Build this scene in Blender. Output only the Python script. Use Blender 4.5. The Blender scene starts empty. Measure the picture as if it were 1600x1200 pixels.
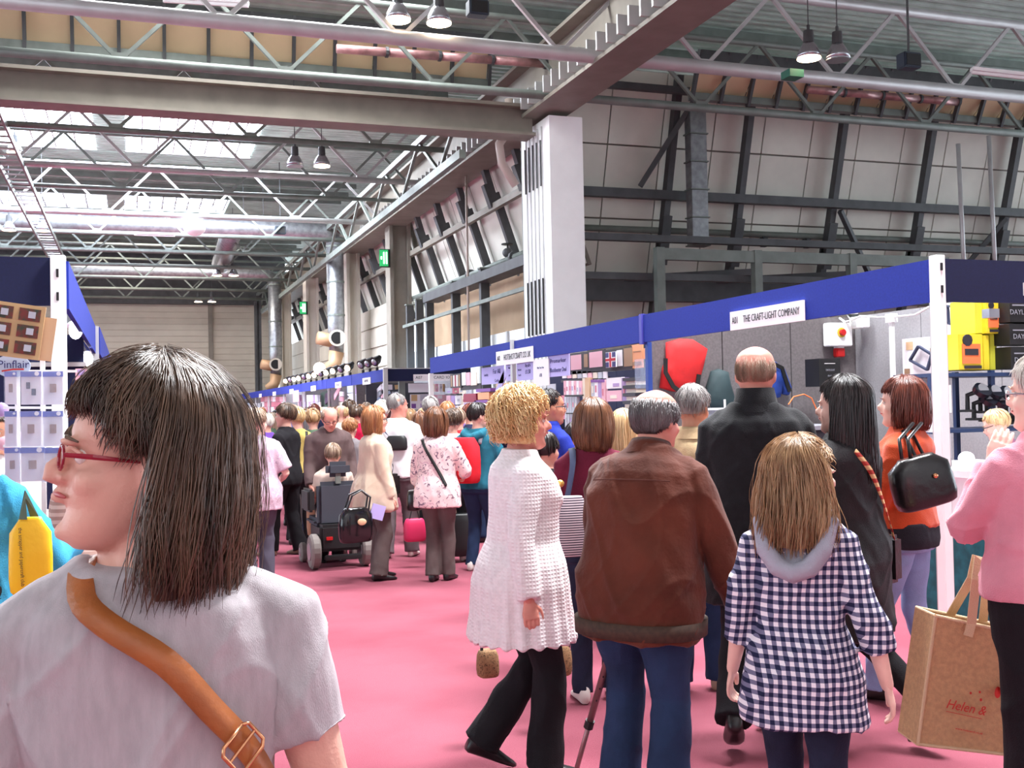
import bpy, bmesh, math, random
import numpy as np
from mathutils import Vector, Matrix, noise, Euler
R = math.radians
C = bpy.context.scene.collection
SC = bpy.context.scene
# ------------------------------------------------------------------ camera
F = 1700.0
YAW = math.atan(595 / F); PITCH = math.atan(34 / F); ROLL = -0.020
CAM = Vector((0, 0, 1.55))
ROT = (Matrix.Rotation(-YAW, 3, 'Z') @ Matrix.Rotation(math.pi / 2 + PITCH, 3, 'X') @ Matrix.Rotation(ROLL, 3, 'Z'))
cd = bpy.data.cameras.new('camera'); cam = bpy.data.objects.new('camera', cd); C.objects.link(cam)
cam.matrix_world = Matrix.Translation(CAM) @ ROT.to_4x4()
cd.sensor_width = 36; cd.lens = 36 * F / 1600; cd.clip_start = .05; cd.clip_end = 300
SC.camera = cam
# ------------------------------------------------------------------ light
w = bpy.data.worlds.new('hall daylight'); SC.world = w; w.use_nodes = True
w.node_tree.nodes['Background'].inputs[0].default_value = (.80, .90, 1.0, 1)
w.node_tree.nodes['Background'].inputs[1].default_value = 3.6
def area(name, loc, target, sx, sy, power, col=(1, .97, .92)):
    l = bpy.data.lights.new(name, 'AREA'); l.shape = 'RECTANGLE'; l.size = sx; l.size_y = sy; l.energy = power; l.color = col
    o = bpy.data.objects.new(name, l); C.objects.link(o); o.location = loc
    o.rotation_euler = (Vector(target) - Vector(loc)).to_track_quat('-Z', 'Y').to_euler()
    return o
area('rooflight_near', (5.0, 9.5, 10.6), (1.5, 3.0, 0.5), 7, 3.0, 3000, (.96, .98, 1))
area('rooflight_over', (5.0, 4.6, 9.6), (2.4, 2.6, 0.5), 2.5, 2.0, 1500, (.97, .98, 1))
area('rooflight_mid', (2.0, 20, 10.9), (1.5, 15.0, 0), 7, 3.5, 1900, (.96, .98, 1))
area('rooflight_far', (2.0, 37, 10.8), (2, 36, 0), 8, 5, 1800, (.92, .96, 1))
area('rooflight_end', (1.0, 55, 10.8), (2, 56, 0), 8, 5, 1150, (1, .90, .80))
area('fill_behind', (-1.0, -5, 9), (2, 4, 1), 8, 4, 120, (1, .96, .95))  # added fill lamp behind the camera; the deck has no rooflight there
SC.view_settings.view_transform = 'Standard'; SC.view_settings.look = 'None'
SC.view_settings.exposure = 0.5; SC.view_settings.gamma = 1; SC.view_settings.use_curve_mapping = False

# ------------------------------------------------------------------ helpers
def ray(px, py):
    return ROT @ Vector(((px - 800) / F, (600 - py) / F, -1))
FWD = ROT @ Vector((0, 0, -1))
def at(px, py, X=None, Y=None, Z=None, D=None):
    d = ray(px, py)
    if X is not None: t = X / d.x
    elif Y is not None: t = Y / d.y
    elif Z is not None: t = (Z - CAM.z) / d.z
    else: t = D
    return CAM + d * t
def lin(c):
    return tuple((x / 255 / 12.92 if x / 255 <= .04045 else ((x / 255 + .055) / 1.055) ** 2.4) for x in c)
_mats = {}
def mat(name, col, rough=.6, metal=0., var=0., scale=20., bump=0., bscale=None, stretch=(1, 1, 1), emit=0., alpha=1., trans=0., spec=.5, col2=None, kind='noise', sheen=0.):
    """procedural material, col in sRGB 0-255"""
    if name in _mats: return _mats[name]
    m = bpy.data.materials.new(name); m.use_nodes = True; nt = m.node_tree; b = nt.nodes['Principled BSDF']
    c = lin(col); b.inputs['Base Color'].default_value = (*c, 1)
    b.inputs['Roughness'].default_value = rough; b.inputs['Metallic'].default_value = metal
    b.inputs['Specular IOR Level'].default_value = spec
    if sheen: b.inputs['Sheen Weight'].default_value = sheen
    if emit: b.inputs['Emission Color'].default_value = (*c, 1); b.inputs['Emission Strength'].default_value = emit
    if alpha < 1: b.inputs['Alpha'].default_value = alpha
    if trans: b.inputs['Transmission Weight'].default_value = trans
    if var or col2 or bump:
        tc = nt.nodes.new('ShaderNodeTexCoord'); mp = nt.nodes.new('ShaderNodeMapping'); mp.inputs['Scale'].default_value = stretch
        nt.links.new(tc.outputs['Object'], mp.inputs[0])
        def tex(s):
            if kind == 'voronoi':
                t = nt.nodes.new('ShaderNodeTexVoronoi'); t.inputs['Scale'].default_value = s; o = t.outputs['Distance']
            else:
                t = nt.nodes.new('ShaderNodeTexNoise'); t.inputs['Scale'].default_value = s; t.inputs['Detail'].default_value = 4; o = t.outputs['Fac']
            nt.links.new(mp.outputs[0], t.inputs['Vector']); return o
        o = tex(scale)
        if var or col2:
            r = nt.nodes.new('ShaderNodeValToRGB'); nt.links.new(o, r.inputs[0])
            c2 = lin(col2) if col2 else tuple(min(1, x * (1 + var)) for x in c)
            c1 = c if col2 else tuple(x * (1 - var) for x in c)
            r.color_ramp.elements[0].position = .35; r.color_ramp.elements[1].position = .65
            r.color_ramp.elements[0].color = (*c1, 1); r.color_ramp.elements[1].color = (*c2, 1)
            nt.links.new(r.outputs[0], b.inputs['Base Color'])
        if bump:
            bp = nt.nodes.new('ShaderNodeBump'); bp.inputs['Strength'].default_value = bump; bp.inputs['Distance'].default_value = .01
            nt.links.new(tex(bscale) if bscale else o, bp.inputs['Height']); nt.links.new(bp.outputs[0], b.inputs['Normal'])
    _mats[name] = m; return m
def tag(o, label=None, cat=None, group=None, kind=None):
    if label: o['label'] = label
    if cat: o['category'] = cat
    if group: o['group'] = group
    if kind: o['kind'] = kind
    return o
def empty(name, loc=(0, 0, 0), rz=0., label=None, cat=None, group=None):
    o = bpy.data.objects.new(name, None); C.objects.link(o); o.location = loc; o.rotation_euler = (0, 0, rz); o.empty_display_size = .1
    return tag(o, label, cat, group)
def link(name, me, parent=None, loc=None, m=None, smooth=False):
    o = bpy.data.objects.new(name, me); C.objects.link(o)
    if parent: o.parent = parent
    if loc is not None: o.location = loc
    if m is not None and not me.materials: me.materials.append(m)
    return o
def basis(d):
    d = d.normalized(); up = Vector((0, 0, 1)) if abs(d.z) < .95 else Vector((0, 1, 0))
    a = d.cross(up).normalized(); return a, a.cross(d).normalized(), d
class MB:
    def __init__(s): s.v = []; s.f = []
    def box(s, c, sz, M=None):
        n = len(s.v); c = Vector(c)
        for dx in (-.5, .5):
            for dy in (-.5, .5):
                for dz in (-.5, .5):
                    p = Vector((dx * sz[0], dy * sz[1], dz * sz[2]))
                    if M is not None: p = M @ p
                    s.v.append(c + p)
        for q in ((0, 1, 3, 2), (4, 6, 7, 5), (0, 4, 5, 1), (2, 3, 7, 6), (0, 2, 6, 4), (1, 5, 7, 3)): s.f.append(tuple(n + i for i in q))
        return s
    def span(s, a, b):
        return s.box([(a[i] + b[i]) / 2 for i in range(3)], [abs(b[i] - a[i]) for i in range(3)])
    def beam(s, p, q, w, h):
        p = Vector(p); q = Vector(q); a, u, d = basis(q - p)
        return s.box((p + q) / 2, (w, h, (q - p).length), Matrix((a, u, d)).transposed())
    def loft(s, rings, cap=True):
        k = len(rings[0]); n = len(s.v)
        for r in rings: s.v.extend(Vector(p) for p in r)
        for i in range(len(rings) - 1):
            for j in range(k):
                a = n + i * k + j; b = n + i * k + (j + 1) % k
                s.f.append((a, b, b + k, a + k))
        if cap:
            s.f.append(tuple(n + j for j in reversed(range(k)))); m = n + (len(rings) - 1) * k; s.f.append(tuple(m + j for j in range(k)))
        return s
    def tube(s, pts, r, n=8, round_end=False, flat=1., up=None):
        pts = [Vector(p) for p in pts]; k = len(pts)
        rs = r if isinstance(r, (list, tuple)) else [r] * k
        if round_end:
            d0 = (pts[0] - pts[1]).normalized(); d1 = (pts[-1] - pts[-2]).normalized()
            r0, r1 = rs[0], rs[-1]
            pts = [pts[0] + d0 * r0 * .95, pts[0] + d0 * r0 * .6] + pts + [pts[-1] + d1 * r1 * .6, pts[-1] + d1 * r1 * .95]
            rs = [r0 * .3, r0 * .8] + list(rs) + [r1 * .8, r1 * .3]; k += 4
        rings = []; a = None
        for i in range(k):
            d = (pts[min(i + 1, k - 1)] - pts[max(i - 1, 0)])
            if d.length < 1e-9: d = Vector((0, 0, 1))
            d.normalize()
            if a is None: a = basis(d)[0] if up is None else d.cross(Vector(up)).normalized()
            else:
                a = (a - d * a.dot(d))
                a = a.normalized() if a.length > 1e-6 else basis(d)[0]
            b = d.cross(a)
            rings.append([pts[i] + a * (rs[i] * math.cos(t)) + b * (rs[i] * flat * math.sin(t)) for t in (2 * math.pi * j / n for j in range(n))])
        return s.loft(rings)
    def ell(s, c, r, n=12, m=8, M=None):
        c = Vector(c); rings = []
        for i in range(m + 1):
            ph = math.pi * (i + .15) / (m + .3); rings.append([])
            for j in range(n):
                t = 2 * math.pi * j / n
                p = Vector((r[0] * math.sin(ph) * math.cos(t), r[1] * math.sin(ph) * math.sin(t), -r[2] * math.cos(ph)))
                if M is not None: p = M @ p
                rings[-1].append(c + p)
        return s.loft(rings)
    def ribbon(s, pts, nrm, w, t=.004):
        """flat strap: pts with a normal each"""
        rings = []; k = len(pts)
        for i in range(k):
            p = Vector(pts[i]); d = (Vector(pts[min(i + 1, k - 1)]) - Vector(pts[max(i - 1, 0)])).normalized()
            nn = Vector(nrm[i] if isinstance(nrm, list) else nrm).normalized(); a = d.cross(nn).normalized(); nn = a.cross(d)
            rings.append([p + a * w / 2 + nn * t / 2, p - a * w / 2 + nn * t / 2, p - a * w / 2 - nn * t / 2, p + a * w / 2 - nn * t / 2])
        return s.loft(rings)
    def mesh(s, name, org=None):
        me = bpy.data.meshes.new(name); o = Vector(org) if org is not None else Vector((0, 0, 0))
        me.from_pydata([tuple(p - o) for p in s.v], [], s.f); me.update(); return me
    def build(s, name, m, parent=None, smooth=False, org=None, bevel=0.):
        if org is None and parent is not None: org = parent.location
        me = s.mesh(name, org)
        if parent is None and org is None and s.v:
            pass
        if smooth: me.polygons.foreach_set('use_smooth', [True] * len(me.polygons))
        bm = bmesh.new(); bm.from_mesh(me)
        if bevel: bmesh.ops.bevel(bm, geom=bm.edges[:], offset=bevel, segments=2, affect='EDGES')
        bmesh.ops.recalc_face_normals(bm, faces=bm.faces); bm.to_mesh(me); bm.free()
        o = link(name, me, parent, None if parent else (org if org is not None else None), m)
        return o
def struct(name, mb, m, **k):
    o = mb.build(name, m, **k); o['kind'] = 'structure'; return o
def text_mesh(s, size, align='CENTER', ext=.0008, font=None, shear=0):
    cu = bpy.data.curves.new('lettering', 'FONT'); cu.body = s; cu.size = size; cu.align_x = align; cu.align_y = 'CENTER'; cu.extrude = ext; cu.shear = shear; cu.resolution_u = 2
    o = bpy.data.objects.new('lettering', cu); C.objects.link(o)
    me = bpy.data.meshes.new_from_object(o.evaluated_get(bpy.context.evaluated_depsgraph_get())); bpy.data.objects.remove(o); return me
AX = {'-X': Matrix(((0, 0, -1), (-1, 0, 0), (0, 1, 0))), '-Y': Matrix(((1, 0, 0), (0, 0, -1), (0, 1, 0)))}
def text(s, size, pos, facing, m, parent, sx=1., name='lettering', tilt=0., **k):
    me = text_mesh(s, size, **k); me.materials.clear(); me.materials.append(m)
    M = AX[facing] if isinstance(facing, str) else facing
    o = link(name, me, parent)
    o.matrix_parent_inverse = Matrix.Identity(4)
    base = parent.matrix_world if parent.matrix_world != Matrix.Identity(4) else Matrix.Translation(parent.location) @ Euler(parent.rotation_euler).to_matrix().to_4x4()
    if parent.parent: base = Matrix.Translation(parent.parent.location) @ Matrix.Translation(parent.location)
    Mw = Matrix.Translation(pos) @ M.to_4x4() @ Matrix.Rotation(tilt, 4, 'Z') @ Matrix.Diagonal((sx, 1, 1, 1))
    o.matrix_local = base.inverted() @ Mw
    return o
rnd = random.Random(7)

ORD = 'nearest second third fourth fifth sixth seventh eighth ninth tenth eleventh twelfth thirteenth fourteenth fifteenth sixteenth seventeenth eighteenth nineteenth twentieth'.split()
# ------------------------------------------------------------------ materials
STEEL = mat('grey painted steel', (118, 126, 120), .55, .2, var=.12, scale=3)
STEELD = mat('dark grey steel', (78, 80, 82), .6, .2, var=.15, scale=3)
STEELL = mat('pale painted steel', (190, 190, 190), .45, .3, var=.08, scale=2)
STEELB = mat('soft brown grey steel', (128, 122, 112), .6, .1, var=.1, scale=2)
DECK = mat('roof decking', (178, 194, 184), .7, .1, var=.15, scale=1.5)
GALV = mat('galvanised duct', (150, 152, 155), .35, .7, var=.2, scale=6)
CREAM = mat('cream wall cladding', (222, 222, 210), .7, 0, var=.06, scale=1.2)
SIDING = mat('beige siding', (196, 188, 174), .7, 0, var=.05, scale=1)
WHITE = mat('white powder coat', (246, 248, 248), .45, 0, var=.02, scale=3)
ALU = mat('anodised aluminium', (190, 192, 198), .3, .8)
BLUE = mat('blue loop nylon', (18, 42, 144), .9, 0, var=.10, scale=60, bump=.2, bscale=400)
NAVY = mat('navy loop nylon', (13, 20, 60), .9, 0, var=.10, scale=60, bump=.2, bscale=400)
BLACK = mat('black plastic', (22, 22, 24), .5)
PAPERW = mat('white paper', (238, 234, 238), .7)
PAPERP = mat('lilac paper', (186, 176, 232), .7)
INK = mat('black ink', (30, 30, 40), .7)
INKB = mat('blue ink', (40, 40, 110), .7)
REDM = mat('red plastic', (190, 28, 30), .4)
LAMPG = mat('lit lamp face', (255, 226, 190), emit=9)
SKYG = mat('daylit roof glazing', (226, 236, 255), .2, emit=22)
SKYG2 = mat('far roof glazing', (215, 225, 245), .2, emit=5.0)
CARPET = mat('red carpet', (150, 84, 98), .95, 0, col2=(136, 70, 84), scale=1.2, bump=.5, bscale=260, spec=.1)

# ------------------------------------------------------------------ setting
struct('floor', MB().span((-30, -6, -.05), (42, 72, 0)), CARPET)
m = MB(); seg = []; y = -6.0                                             # trapezoidal roof decking
while y < 70: seg += [(y, 11.0), (y + .12, 11.0), (y + .16, 11.07), (y + .28, 11.07)]; y += .32
def deck(x0, x1, ya, yb):
    pts = [p for p in seg if ya <= p[0] <= yb]; n = len(m.v)
    for p in pts: m.v += [Vector((x0, p[0], p[1])), Vector((x1, p[0], p[1]))]
    for i in range(len(pts) - 1): m.f.append((n + 2 * i, n + 2 * i + 1, n + 2 * i + 3, n + 2 * i + 2))
SKY = [(-6.5, -1.05, 32.6, 41.5), (-.1, 4.3, 32.6, 41.5), (-8, -.9, 50.0, 53.5), (-.2, 4.2, 49.0, 53.0)]
deck(-30, -8, -6, 70); deck(4.3, 42, -6, 70); deck(-8, 4.3, -6, 32.6); deck(-8, -6.5, 32.6, 41.5); deck(-1.05, -.1, 32.6, 41.5)
deck(-8, 4.3, 41.5, 49.0); deck(-.9, -.2, 49, 53.5); deck(-8, 4.3, 53.5, 70)
struct('ceiling', m, DECK)
for i, (x0, x1, y0, y1) in enumerate(SKY):
    g = struct('window_%d' % (i + 1), MB().span((x0, y0, 11.15), (x1, y1, 11.2)), SKYG if i < 2 else SKYG2)
    fr = MB(); n = 8
    for k in range(n + 1):
        x = x0 + (x1 - x0) * k / n; fr.beam((x, y0, 11.1), (x, y1, 11.1), .05, .1)
    for yy in (y0, y0 * .35 + y1 * .65, y1): fr.beam((x0, yy, 11.06), (x1, yy, 11.06), .08, .12)
    fr.build('glazing_bar', STEELL, g, org=(0, 0, 0))
def siding(name, pa, pb, z0, z1, step, mt, off):
    """horizontal boards with a lip between two floor points"""
    a = Vector(pa); b = Vector(pb); r = struct(name, MB().beam((a.x, a.y, (z0 + z1) / 2), (b.x, b.y, (z0 + z1) / 2), .06, z1 - z0), mt)
    z = z0; o = Vector(off)
    while z < z1 - .01:
        q = MB(); lo = [a + Vector((0, 0, z)) + o * .09, b + Vector((0, 0, z)) + o * .09, b + Vector((0, 0, z + step - .02)) + o * .04, a + Vector((0, 0, z + step - .02)) + o * .04]
        bk = [p - o * .06 for p in lo]; q.v = lo + bk; q.f = [(0, 1, 2, 3), (7, 6, 5, 4), (0, 4, 5, 1), (3, 2, 6, 7), (0, 3, 7, 4), (1, 5, 6, 2)]
        q.build('cladding_board', mt, r, org=(0, 0, 0)); z += step
    return r
struct('wall_near', MB().span((-30, -6.1, 0), (42, -6, 11)), mat('pale grey cladding', (190, 194, 196), .7))
wf = siding('wall_far', (-16, 68, 0), (8.2, 68, 0), 0, 8.0, .36, SIDING, (0, -1, 0))
for x in (4.55, -3): MB().span((x - .12, 67.75, 0), (x + .12, 67.88, 8)).build('joint_cover', STEELB, wf, org=(0, 0, 0))
struct('trim_1', MB().span((-16, 67.4, 8.0), (9, 68.2, 11.0)), STEELD)
siding('wall_right', (9.3, 37.5, 0), (9.3, 68, 0), 0, 5.0, .8, SIDING, (-1, 0, 0))
w = struct('wall_right_lower', MB().span((9.1, 24.5, 0), (9.25, 37.4, 3.45)), WHITE)
for yy in (26.2, 28.5, 31): MB().span((9.04, yy - .06, 0), (9.12, yy + .06, 3.45)).build('cover_strip', STEELL, w, org=(0, 0, 0))
struct('wall_right_inner', MB().span((9.9, 24.5, 0), (10.0, 37.4, 5.2)), mat('buff board', (176, 150, 122), .8, var=.05, scale=2))
# leaning upper wall panels along the hall and across the bay beyond the white column
def leaning(name, p0, p1, top_off, z0, z1, n, rows, mt):
    p0 = Vector(p0); p1 = Vector(p1); t = Vector(top_off)
    r = struct(name, MB().loft([[p0 + Vector((0, 0, z0)) - t * .04, p0 + Vector((0, 0, z1)) + t * .96, p1 + Vector((0, 0, z1)) + t * .96, p1 + Vector((0, 0, z0)) - t * .04],
                                [p0 + Vector((0, 0, z0)) - t * .1, p0 + Vector((0, 0, z1)) + t * .90, p1 + Vector((0, 0, z1)) + t * .90, p1 + Vector((0, 0, z0)) - t * .1]]), STEELB)
    def P(u, v): return p0.lerp(p1, u) + Vector((0, 0, z0 + (z1 - z0) * v)) + t * v
    tn = t.normalized() * .03
    for i in range(n):
        for j in range(rows):
            u0, u1 = (i + .012) / n, (i + .988) / n; v0, v1 = (j + .012) / rows, (j + .988) / rows
            q = [P(u0, v0), P(u1, v0), P(u1, v1), P(u0, v1)]; b = [p - tn * 1.6 for p in q]
            MB().loft([b, q]).build('wall_panel', mt, r, org=(0, 0, 0))
    return r, P
wr, PR = leaning('wall_right_leaning', (10.3, 23.9, 0), (10.3, 68, 0), (-1.5, 0, 0), 4.9, 9.3, 22, 2, CREAM)
wb, PB = leaning('wall_back', (9.6, 26.2, 0), (34, 26.2, 0), (0, -2.6, 0), 1.0, 9.6, 17, 5, CREAM)
def steelwork(name, label, pts, w, h, mt, cat='steel beam', group=None, part=None):
    """one member or several: pts list of (p,q)"""
    r = empty(name, pts[0][0], label=label, cat=cat, group=group)
    for p, q in pts: MB().beam(p, q, w, h).build(part or 'member', mt, r)
    return r
def ribs(P, us, v0, v1, nm, label, off, group):
    for k, u in enumerate(us):
        a = P(u, v0) + off; b = P(u, v1) + off; r = empty(nm, a, label=label % ORD[k], cat='steel rib', group=group)
        mid = a.lerp(b, .55); MB().beam(a, mid, .16, .22).build('lower_length', STEELD, r)
        MB().beam(mid - (b - a) * .06 + off * .4, b, .16, .22).build('upper_length', STEELD, r)
        MB().beam(mid - (b - a) * .07 + off * .9, mid + (b - a) * .07 + off * .9, .24, .12).build('splice_plate', STEELD, r)
ribs(PR, [(i + .5) / 18 for i in range(18)], .02, 1.0, 'steel_rib', 'dark inclined steel rib on the side wall left of the white column, %s from it', Vector((-.2, 0, -.1)), 'ribs along the hall side')
ubs = [.125, .21, .325, .44, .56, .68, .8, .93]
ribs(PB, ubs, .02, 1.0, 'steel_rib', 'dark inclined steel rib on the cream panels right of the white column, %s from it', Vector((0, -.2, -.1)), 'ribs right of the white column')
for v, wd, lb in ((.94, .16, 'upper dark rail across the cream panels right of the white column'), (.66, .22, 'lower dark rail across the cream panels right of the white column')):
    steelwork('cladding_rail', lb, [(PB(0, v) + Vector((0, -.45, 0)), PB(1, v) + Vector((0, -.45, 0)))], wd, wd, STEELD, 'rail')
steelwork('cladding_rail', 'grey rail running along the leaning side wall', [(PR(0, .45) + Vector((-.4, 0, 0)), PR(1, .45) + Vector((-.4, 0, 0)))], .14, .18, STEELB, 'rail')
for a, b, lb in (((.33, .64), (.39, .42), 'left'), ((.555, .64), (.49, .42), 'middle'), ((.60, .64), (.66, .42), 'right'), ((.14, .92), (.09, .68), 'upper')):
    steelwork('diagonal_brace', lb + ' dark diagonal brace on the cream panels right of the white column', [(PB(*a) + Vector((0, -.5, 0)), PB(*b) + Vector((0, -.5, 0)))], .12, .12, STEELD, 'brace')
def pipe(name, label, pts, r, mt, cat='pipe', n=8, flanges=()):
    e = empty(name, pts[0], label=label, cat=cat); MB().tube(pts, r, n).build('pipe_run', mt, e, smooth=True)
    for p in flanges:
        d = (Vector(pts[-1]) - Vector(pts[0])).normalized() * .06; MB().tube([Vector(p) - d, Vector(p) + d], r * 1.8, 10).build('flange', STEELD, e)
    return e
pipe('sprinkler_pipe', 'long grey pipe crossing in front of the cream panels', [(9.6, 24.6, 5.9), (32, 24.6, 5.9)], .08, STEEL, flanges=[at(1193, 378, Y=24.6), at(1260, 380, Y=24.6)])
pipe('hanging_pipe', 'thick grey pipe with a valve along the leaning side wall', [(9.3, 24, 5.35), (9.3, 37, 5.35)], .09, STEEL, flanges=[(9.3, 26.2, 5.35), (9.3, 30, 5.35)])
v = empty('valve_wheel', at(793, 392, X=9.3), label='black valve handwheel on the pipe left of the white column', cat='valve'); p = v.location
MB().tube([p, p + Vector((0, 0, .16))], .02, 8).build('spindle', BLACK, v); MB().tube([p + Vector((0, 0, .16)), p + Vector((0, 0, .19))], .16, 14).build('handwheel', BLACK, v); MB().ell(p - Vector((0, 0, .05)), (.14, .14, .13)).build('valve_body', STEELD, v)
# gantry frames below the leaning walls
for k, (xa, xb) in enumerate(((1030, 1182), (1182, 1330), (1330, 1480))):
    a = at(xa, 410, Y=22.6); b = at(xb, 415, Y=22.6); zt = 5.15
    e = empty('gantry_frame', (a.x, 22.6, 0), label=('left', 'middle', 'right')[k] + ' grey steel portal frame behind the blue fascia of the corner stand', cat='steel frame')
    MB().beam((a.x, 22.6, 0), (a.x, 22.6, zt), .2, .2).build('post', STEEL, e); MB().beam((a.x, 22.6, zt - .15), (b.x, 22.6, zt - .16), .16, .27).build('crossbeam', STEEL, e)
    MB().beam((a.x, 24.5, zt - .5), (b.x, 22.7, zt - .5), .15, .15).build('brace', STEELD, e)
steelwork('walkway_beam', 'dark horizontal walkway beam above the portal frames', [((9.3, 22.9, 5.4), (32, 22.9, 5.4)), ((9.3, 22.9, 4.5), (32, 22.9, 4.5))], .2, .16, STEELD)
steelwork('walkway_beam', 'deep dark beam behind the portal frames', [((9.3, 24.6, 4.35), (32, 24.6, 4.35))], .3, .5, STEELD)
for k, px in enumerate((640, 655, 671, 712, 757)):
    p = at(px, 470, X=8.9); zt = 5.0 + .05 * k
    e = empty('steel_post', (8.9, p.y, 0), label=('first', 'second', 'third', 'fourth', 'fifth')[k] + ' dark steel post from the left between exit sign column and white column', cat='steel post')
    MB().span((8.78, p.y - .09, 0), (9.02, p.y + .09, zt)).build('post', STEELD, e); MB().span((8.75, p.y - .12, zt), (9.05, p.y + .12, zt + .04)).build('cap_plate', STEEL, e)
steelwork('walkway_beam', 'dark deep beam on posts left of the white column', [((8.9, 23.6, 4.95), (8.9, 33, 4.95))], .5, .25, STEELD)
steelwork('handrail', 'grey handrail on the posts left of the white column', [((8.75, 23.6, 4.3), (8.75, 36, 4.3))], .08, .1, STEEL, 'handrail')
# columns
e = empty('clad_column', (8.6, 22.4, 0), label='tall white clad column rising behind the blue fascia', cat='column')
m = MB().span((8.5, 21.55, 0), (9.27, 21.7, 7.75)).span((8.5, 21.7, 0), (8.6, 23.3, 7.75)).span((9.17, 21.7, 0), (9.27, 23.3, 7.75)); m.build('casing', WHITE, e)
for k in range(5):
    y = 21.95 + k * .24; MB().tube([(8.47, y, 1), (8.47, y, 7.6)], .018, 6).build('hanging_cable', STEELL, e)
    MB().tube([(8.44, y, 3.1), (8.44, y, 4.3)], .02, 6).build('cable_end', BLACK, e); MB().tube([(8.44, y, 6.3), (8.44, y, 7.3)], .02, 6).build('cable_end', STEELD, e)
MB().span((8.7, 23.3, 0), (9.1, 23.9, 8)).build('steel_core', STEEL, e)
for y0, y1, x, wd, mt, lb in ((36.6, 37.3, 8.45, .75, STEELB, 'grey steel column carrying the nearer green exit sign'), (43.5, 44.2, 8.25, .55, SIDING, 'beige column just right of the nearer silver air duct'), (52.0, 53, 7.9, .6, SIDING, 'beige column carrying the farther green exit sign'), (58.5, 59.2, 7.5, .6, SIDING, 'beige column right of the farther silver air duct'), (65, 65.6, 6.9, .35, STEELD, 'dark slim column at the corner of the far wall')):
    e = empty('steel_column', (x, y0, 0), label=lb, cat='column')
    MB().span((x, y0, 0), (x + .12, y1, 8)).build('flange', mt, e); MB().span((x + wd - .12, y0, 0), (x + wd, y1, 8)).build('flange', mt, e); MB().span((x + .1, y0 + .12, 0), (x + wd - .1, y0 + .25, 8)).build('web', mt, e)
for k, (px, py, Y, sz) in enumerate(((600, 403, 36.4, .5), (473.5, 481, 51.8, .5))):
    p = at(px, py, Y=Y); e = empty('exit_sign', p, label=('nearer', 'farther')[k] + ' green lit exit sign on its column', cat='exit sign')
    MB().box(p + Vector((.05, .1, 0)), (.36, .12, .62)).build('housing', BLACK, e)
    MB().box(p + Vector((0, .03, 0)), (.30, .03, .56)).build('sign_face', mat('green exit face', (40, 160, 90), .4, emit=.7), e)
    wg = mat('lit white pictogram', (240, 255, 245), .4, emit=1.8)
    for dx, wz in ((-.09, .10), (.0, .40), (.09, .40)): MB().box(p + Vector((dx, 0, 0)), (.045, .01, wz)).build('pictogram', wg, e)
# silver air ducts with round jet nozzles
def air_duct(px, Yd, ztop, r, label, zn):
    c = at(px, 500, Y=Yd); x, y = c.x, c.y; e = empty('air_duct', (x, y, 0), label=label, cat='air duct')
    MB().tube([(x, y, zn - .6), (x, y, zn + .6), (x, y, ztop)], [r * .8, r, r], 16).build('duct_pipe', GALV, e, smooth=True)
    for z in (zn + .9, zn + 2.2, ztop - .4): MB().tube([(x, y, z), (x, y, z + .07)], r * 1.06, 16).build('band', STEEL, e)
    tan = mat('tan duct nozzle', (186, 150, 116), .5, .2)
    MB().tube([(x, y, zn), (x - .1, y - .75, zn)], [r * .9, r * .8], 16).build('nozzle', tan, e, smooth=True)
    MB().tube([(x - .1, y - .74, zn), (x - .11, y - .8, zn)], [r * .95, r * .95], 16).build('nozzle_rim', SIDING, e)
    MB().tube([(x - .11, y - .79, zn), (x - .11, y - .82, zn)], [r * .7, r * .7], 16).build('nozzle_mouth', BLACK, e)
    MB().tube([(x, y, zn - .1), (x - .75, y - .1, zn + .05)], [r * .8, r * .75], 16).build('nozzle', tan, e, smooth=True)
    MB().tube([(x, y, zn - .5), (x - .1, y, zn - 1.0), (x - .5, y, zn - 1.2)], [r * .9, r * .8, r * .5], 14).build('elbow', tan, e, smooth=True)
air_duct(525, 42.5, 8.3, .34, 'nearer silver vertical air duct with round jet nozzles', 4.3)
air_duct(430, 57, 8.4, .34, 'farther silver vertical air duct with round jet nozzles', 3.9)
pipe('air_duct', 'long silver duct crossing under the roof to the nearer air duct', [(-12, 42.4, 8.5), (7.2, 42.4, 8.5), (7.6, 42.5, 8.2)], .33, GALV, 'air duct', 14)
pipe('air_duct', 'long silver duct crossing under the roof to the farther air duct', [(-12, 57, 8.6), (6.6, 57, 8.6), (7, 57, 8.3)], .33, GALV, 'air duct', 14)
pipe('air_duct', 'wide silver duct running lengthwise under the far rooflight', [(3.9, 44, 8.9), (4.0, 52, 8.4)], .42, GALV, 'air duct', 14)
pipe('rain_pipe', 'bent cream pipe left of the white column top', [at(795, 155, Y=23), at(797, 200, Y=23), at(780, 225, Y=23), at(784, 255, Y=23), at(806, 290, Y=23)], .1, mat('cream pipe', (190, 175, 165), .5), 'pipe', 10)
pipe('conduit', 'thin vertical cream pipe between the dark posts', [at(728, 270, X=8.7), at(733, 560, X=8.7)], .035, mat('cream pipe', (190, 175, 165), .5), 'pipe', 6)
p0 = at(1087, 215, Y=23.4); e = empty('air_duct', (p0.x, 23.4, 5), label='square silver duct dropping in front of the cream panels', cat='air duct')
for k in range(5):
    z = 5.35 + k * .68; MB().box((p0.x, 23.4, z + .33), (.44, .3, .66)).build('duct_section', GALV, e, bevel=.01); MB().box((p0.x, 23.4, z), (.5, .36, .03)).build('flange', STEEL, e)
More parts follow.
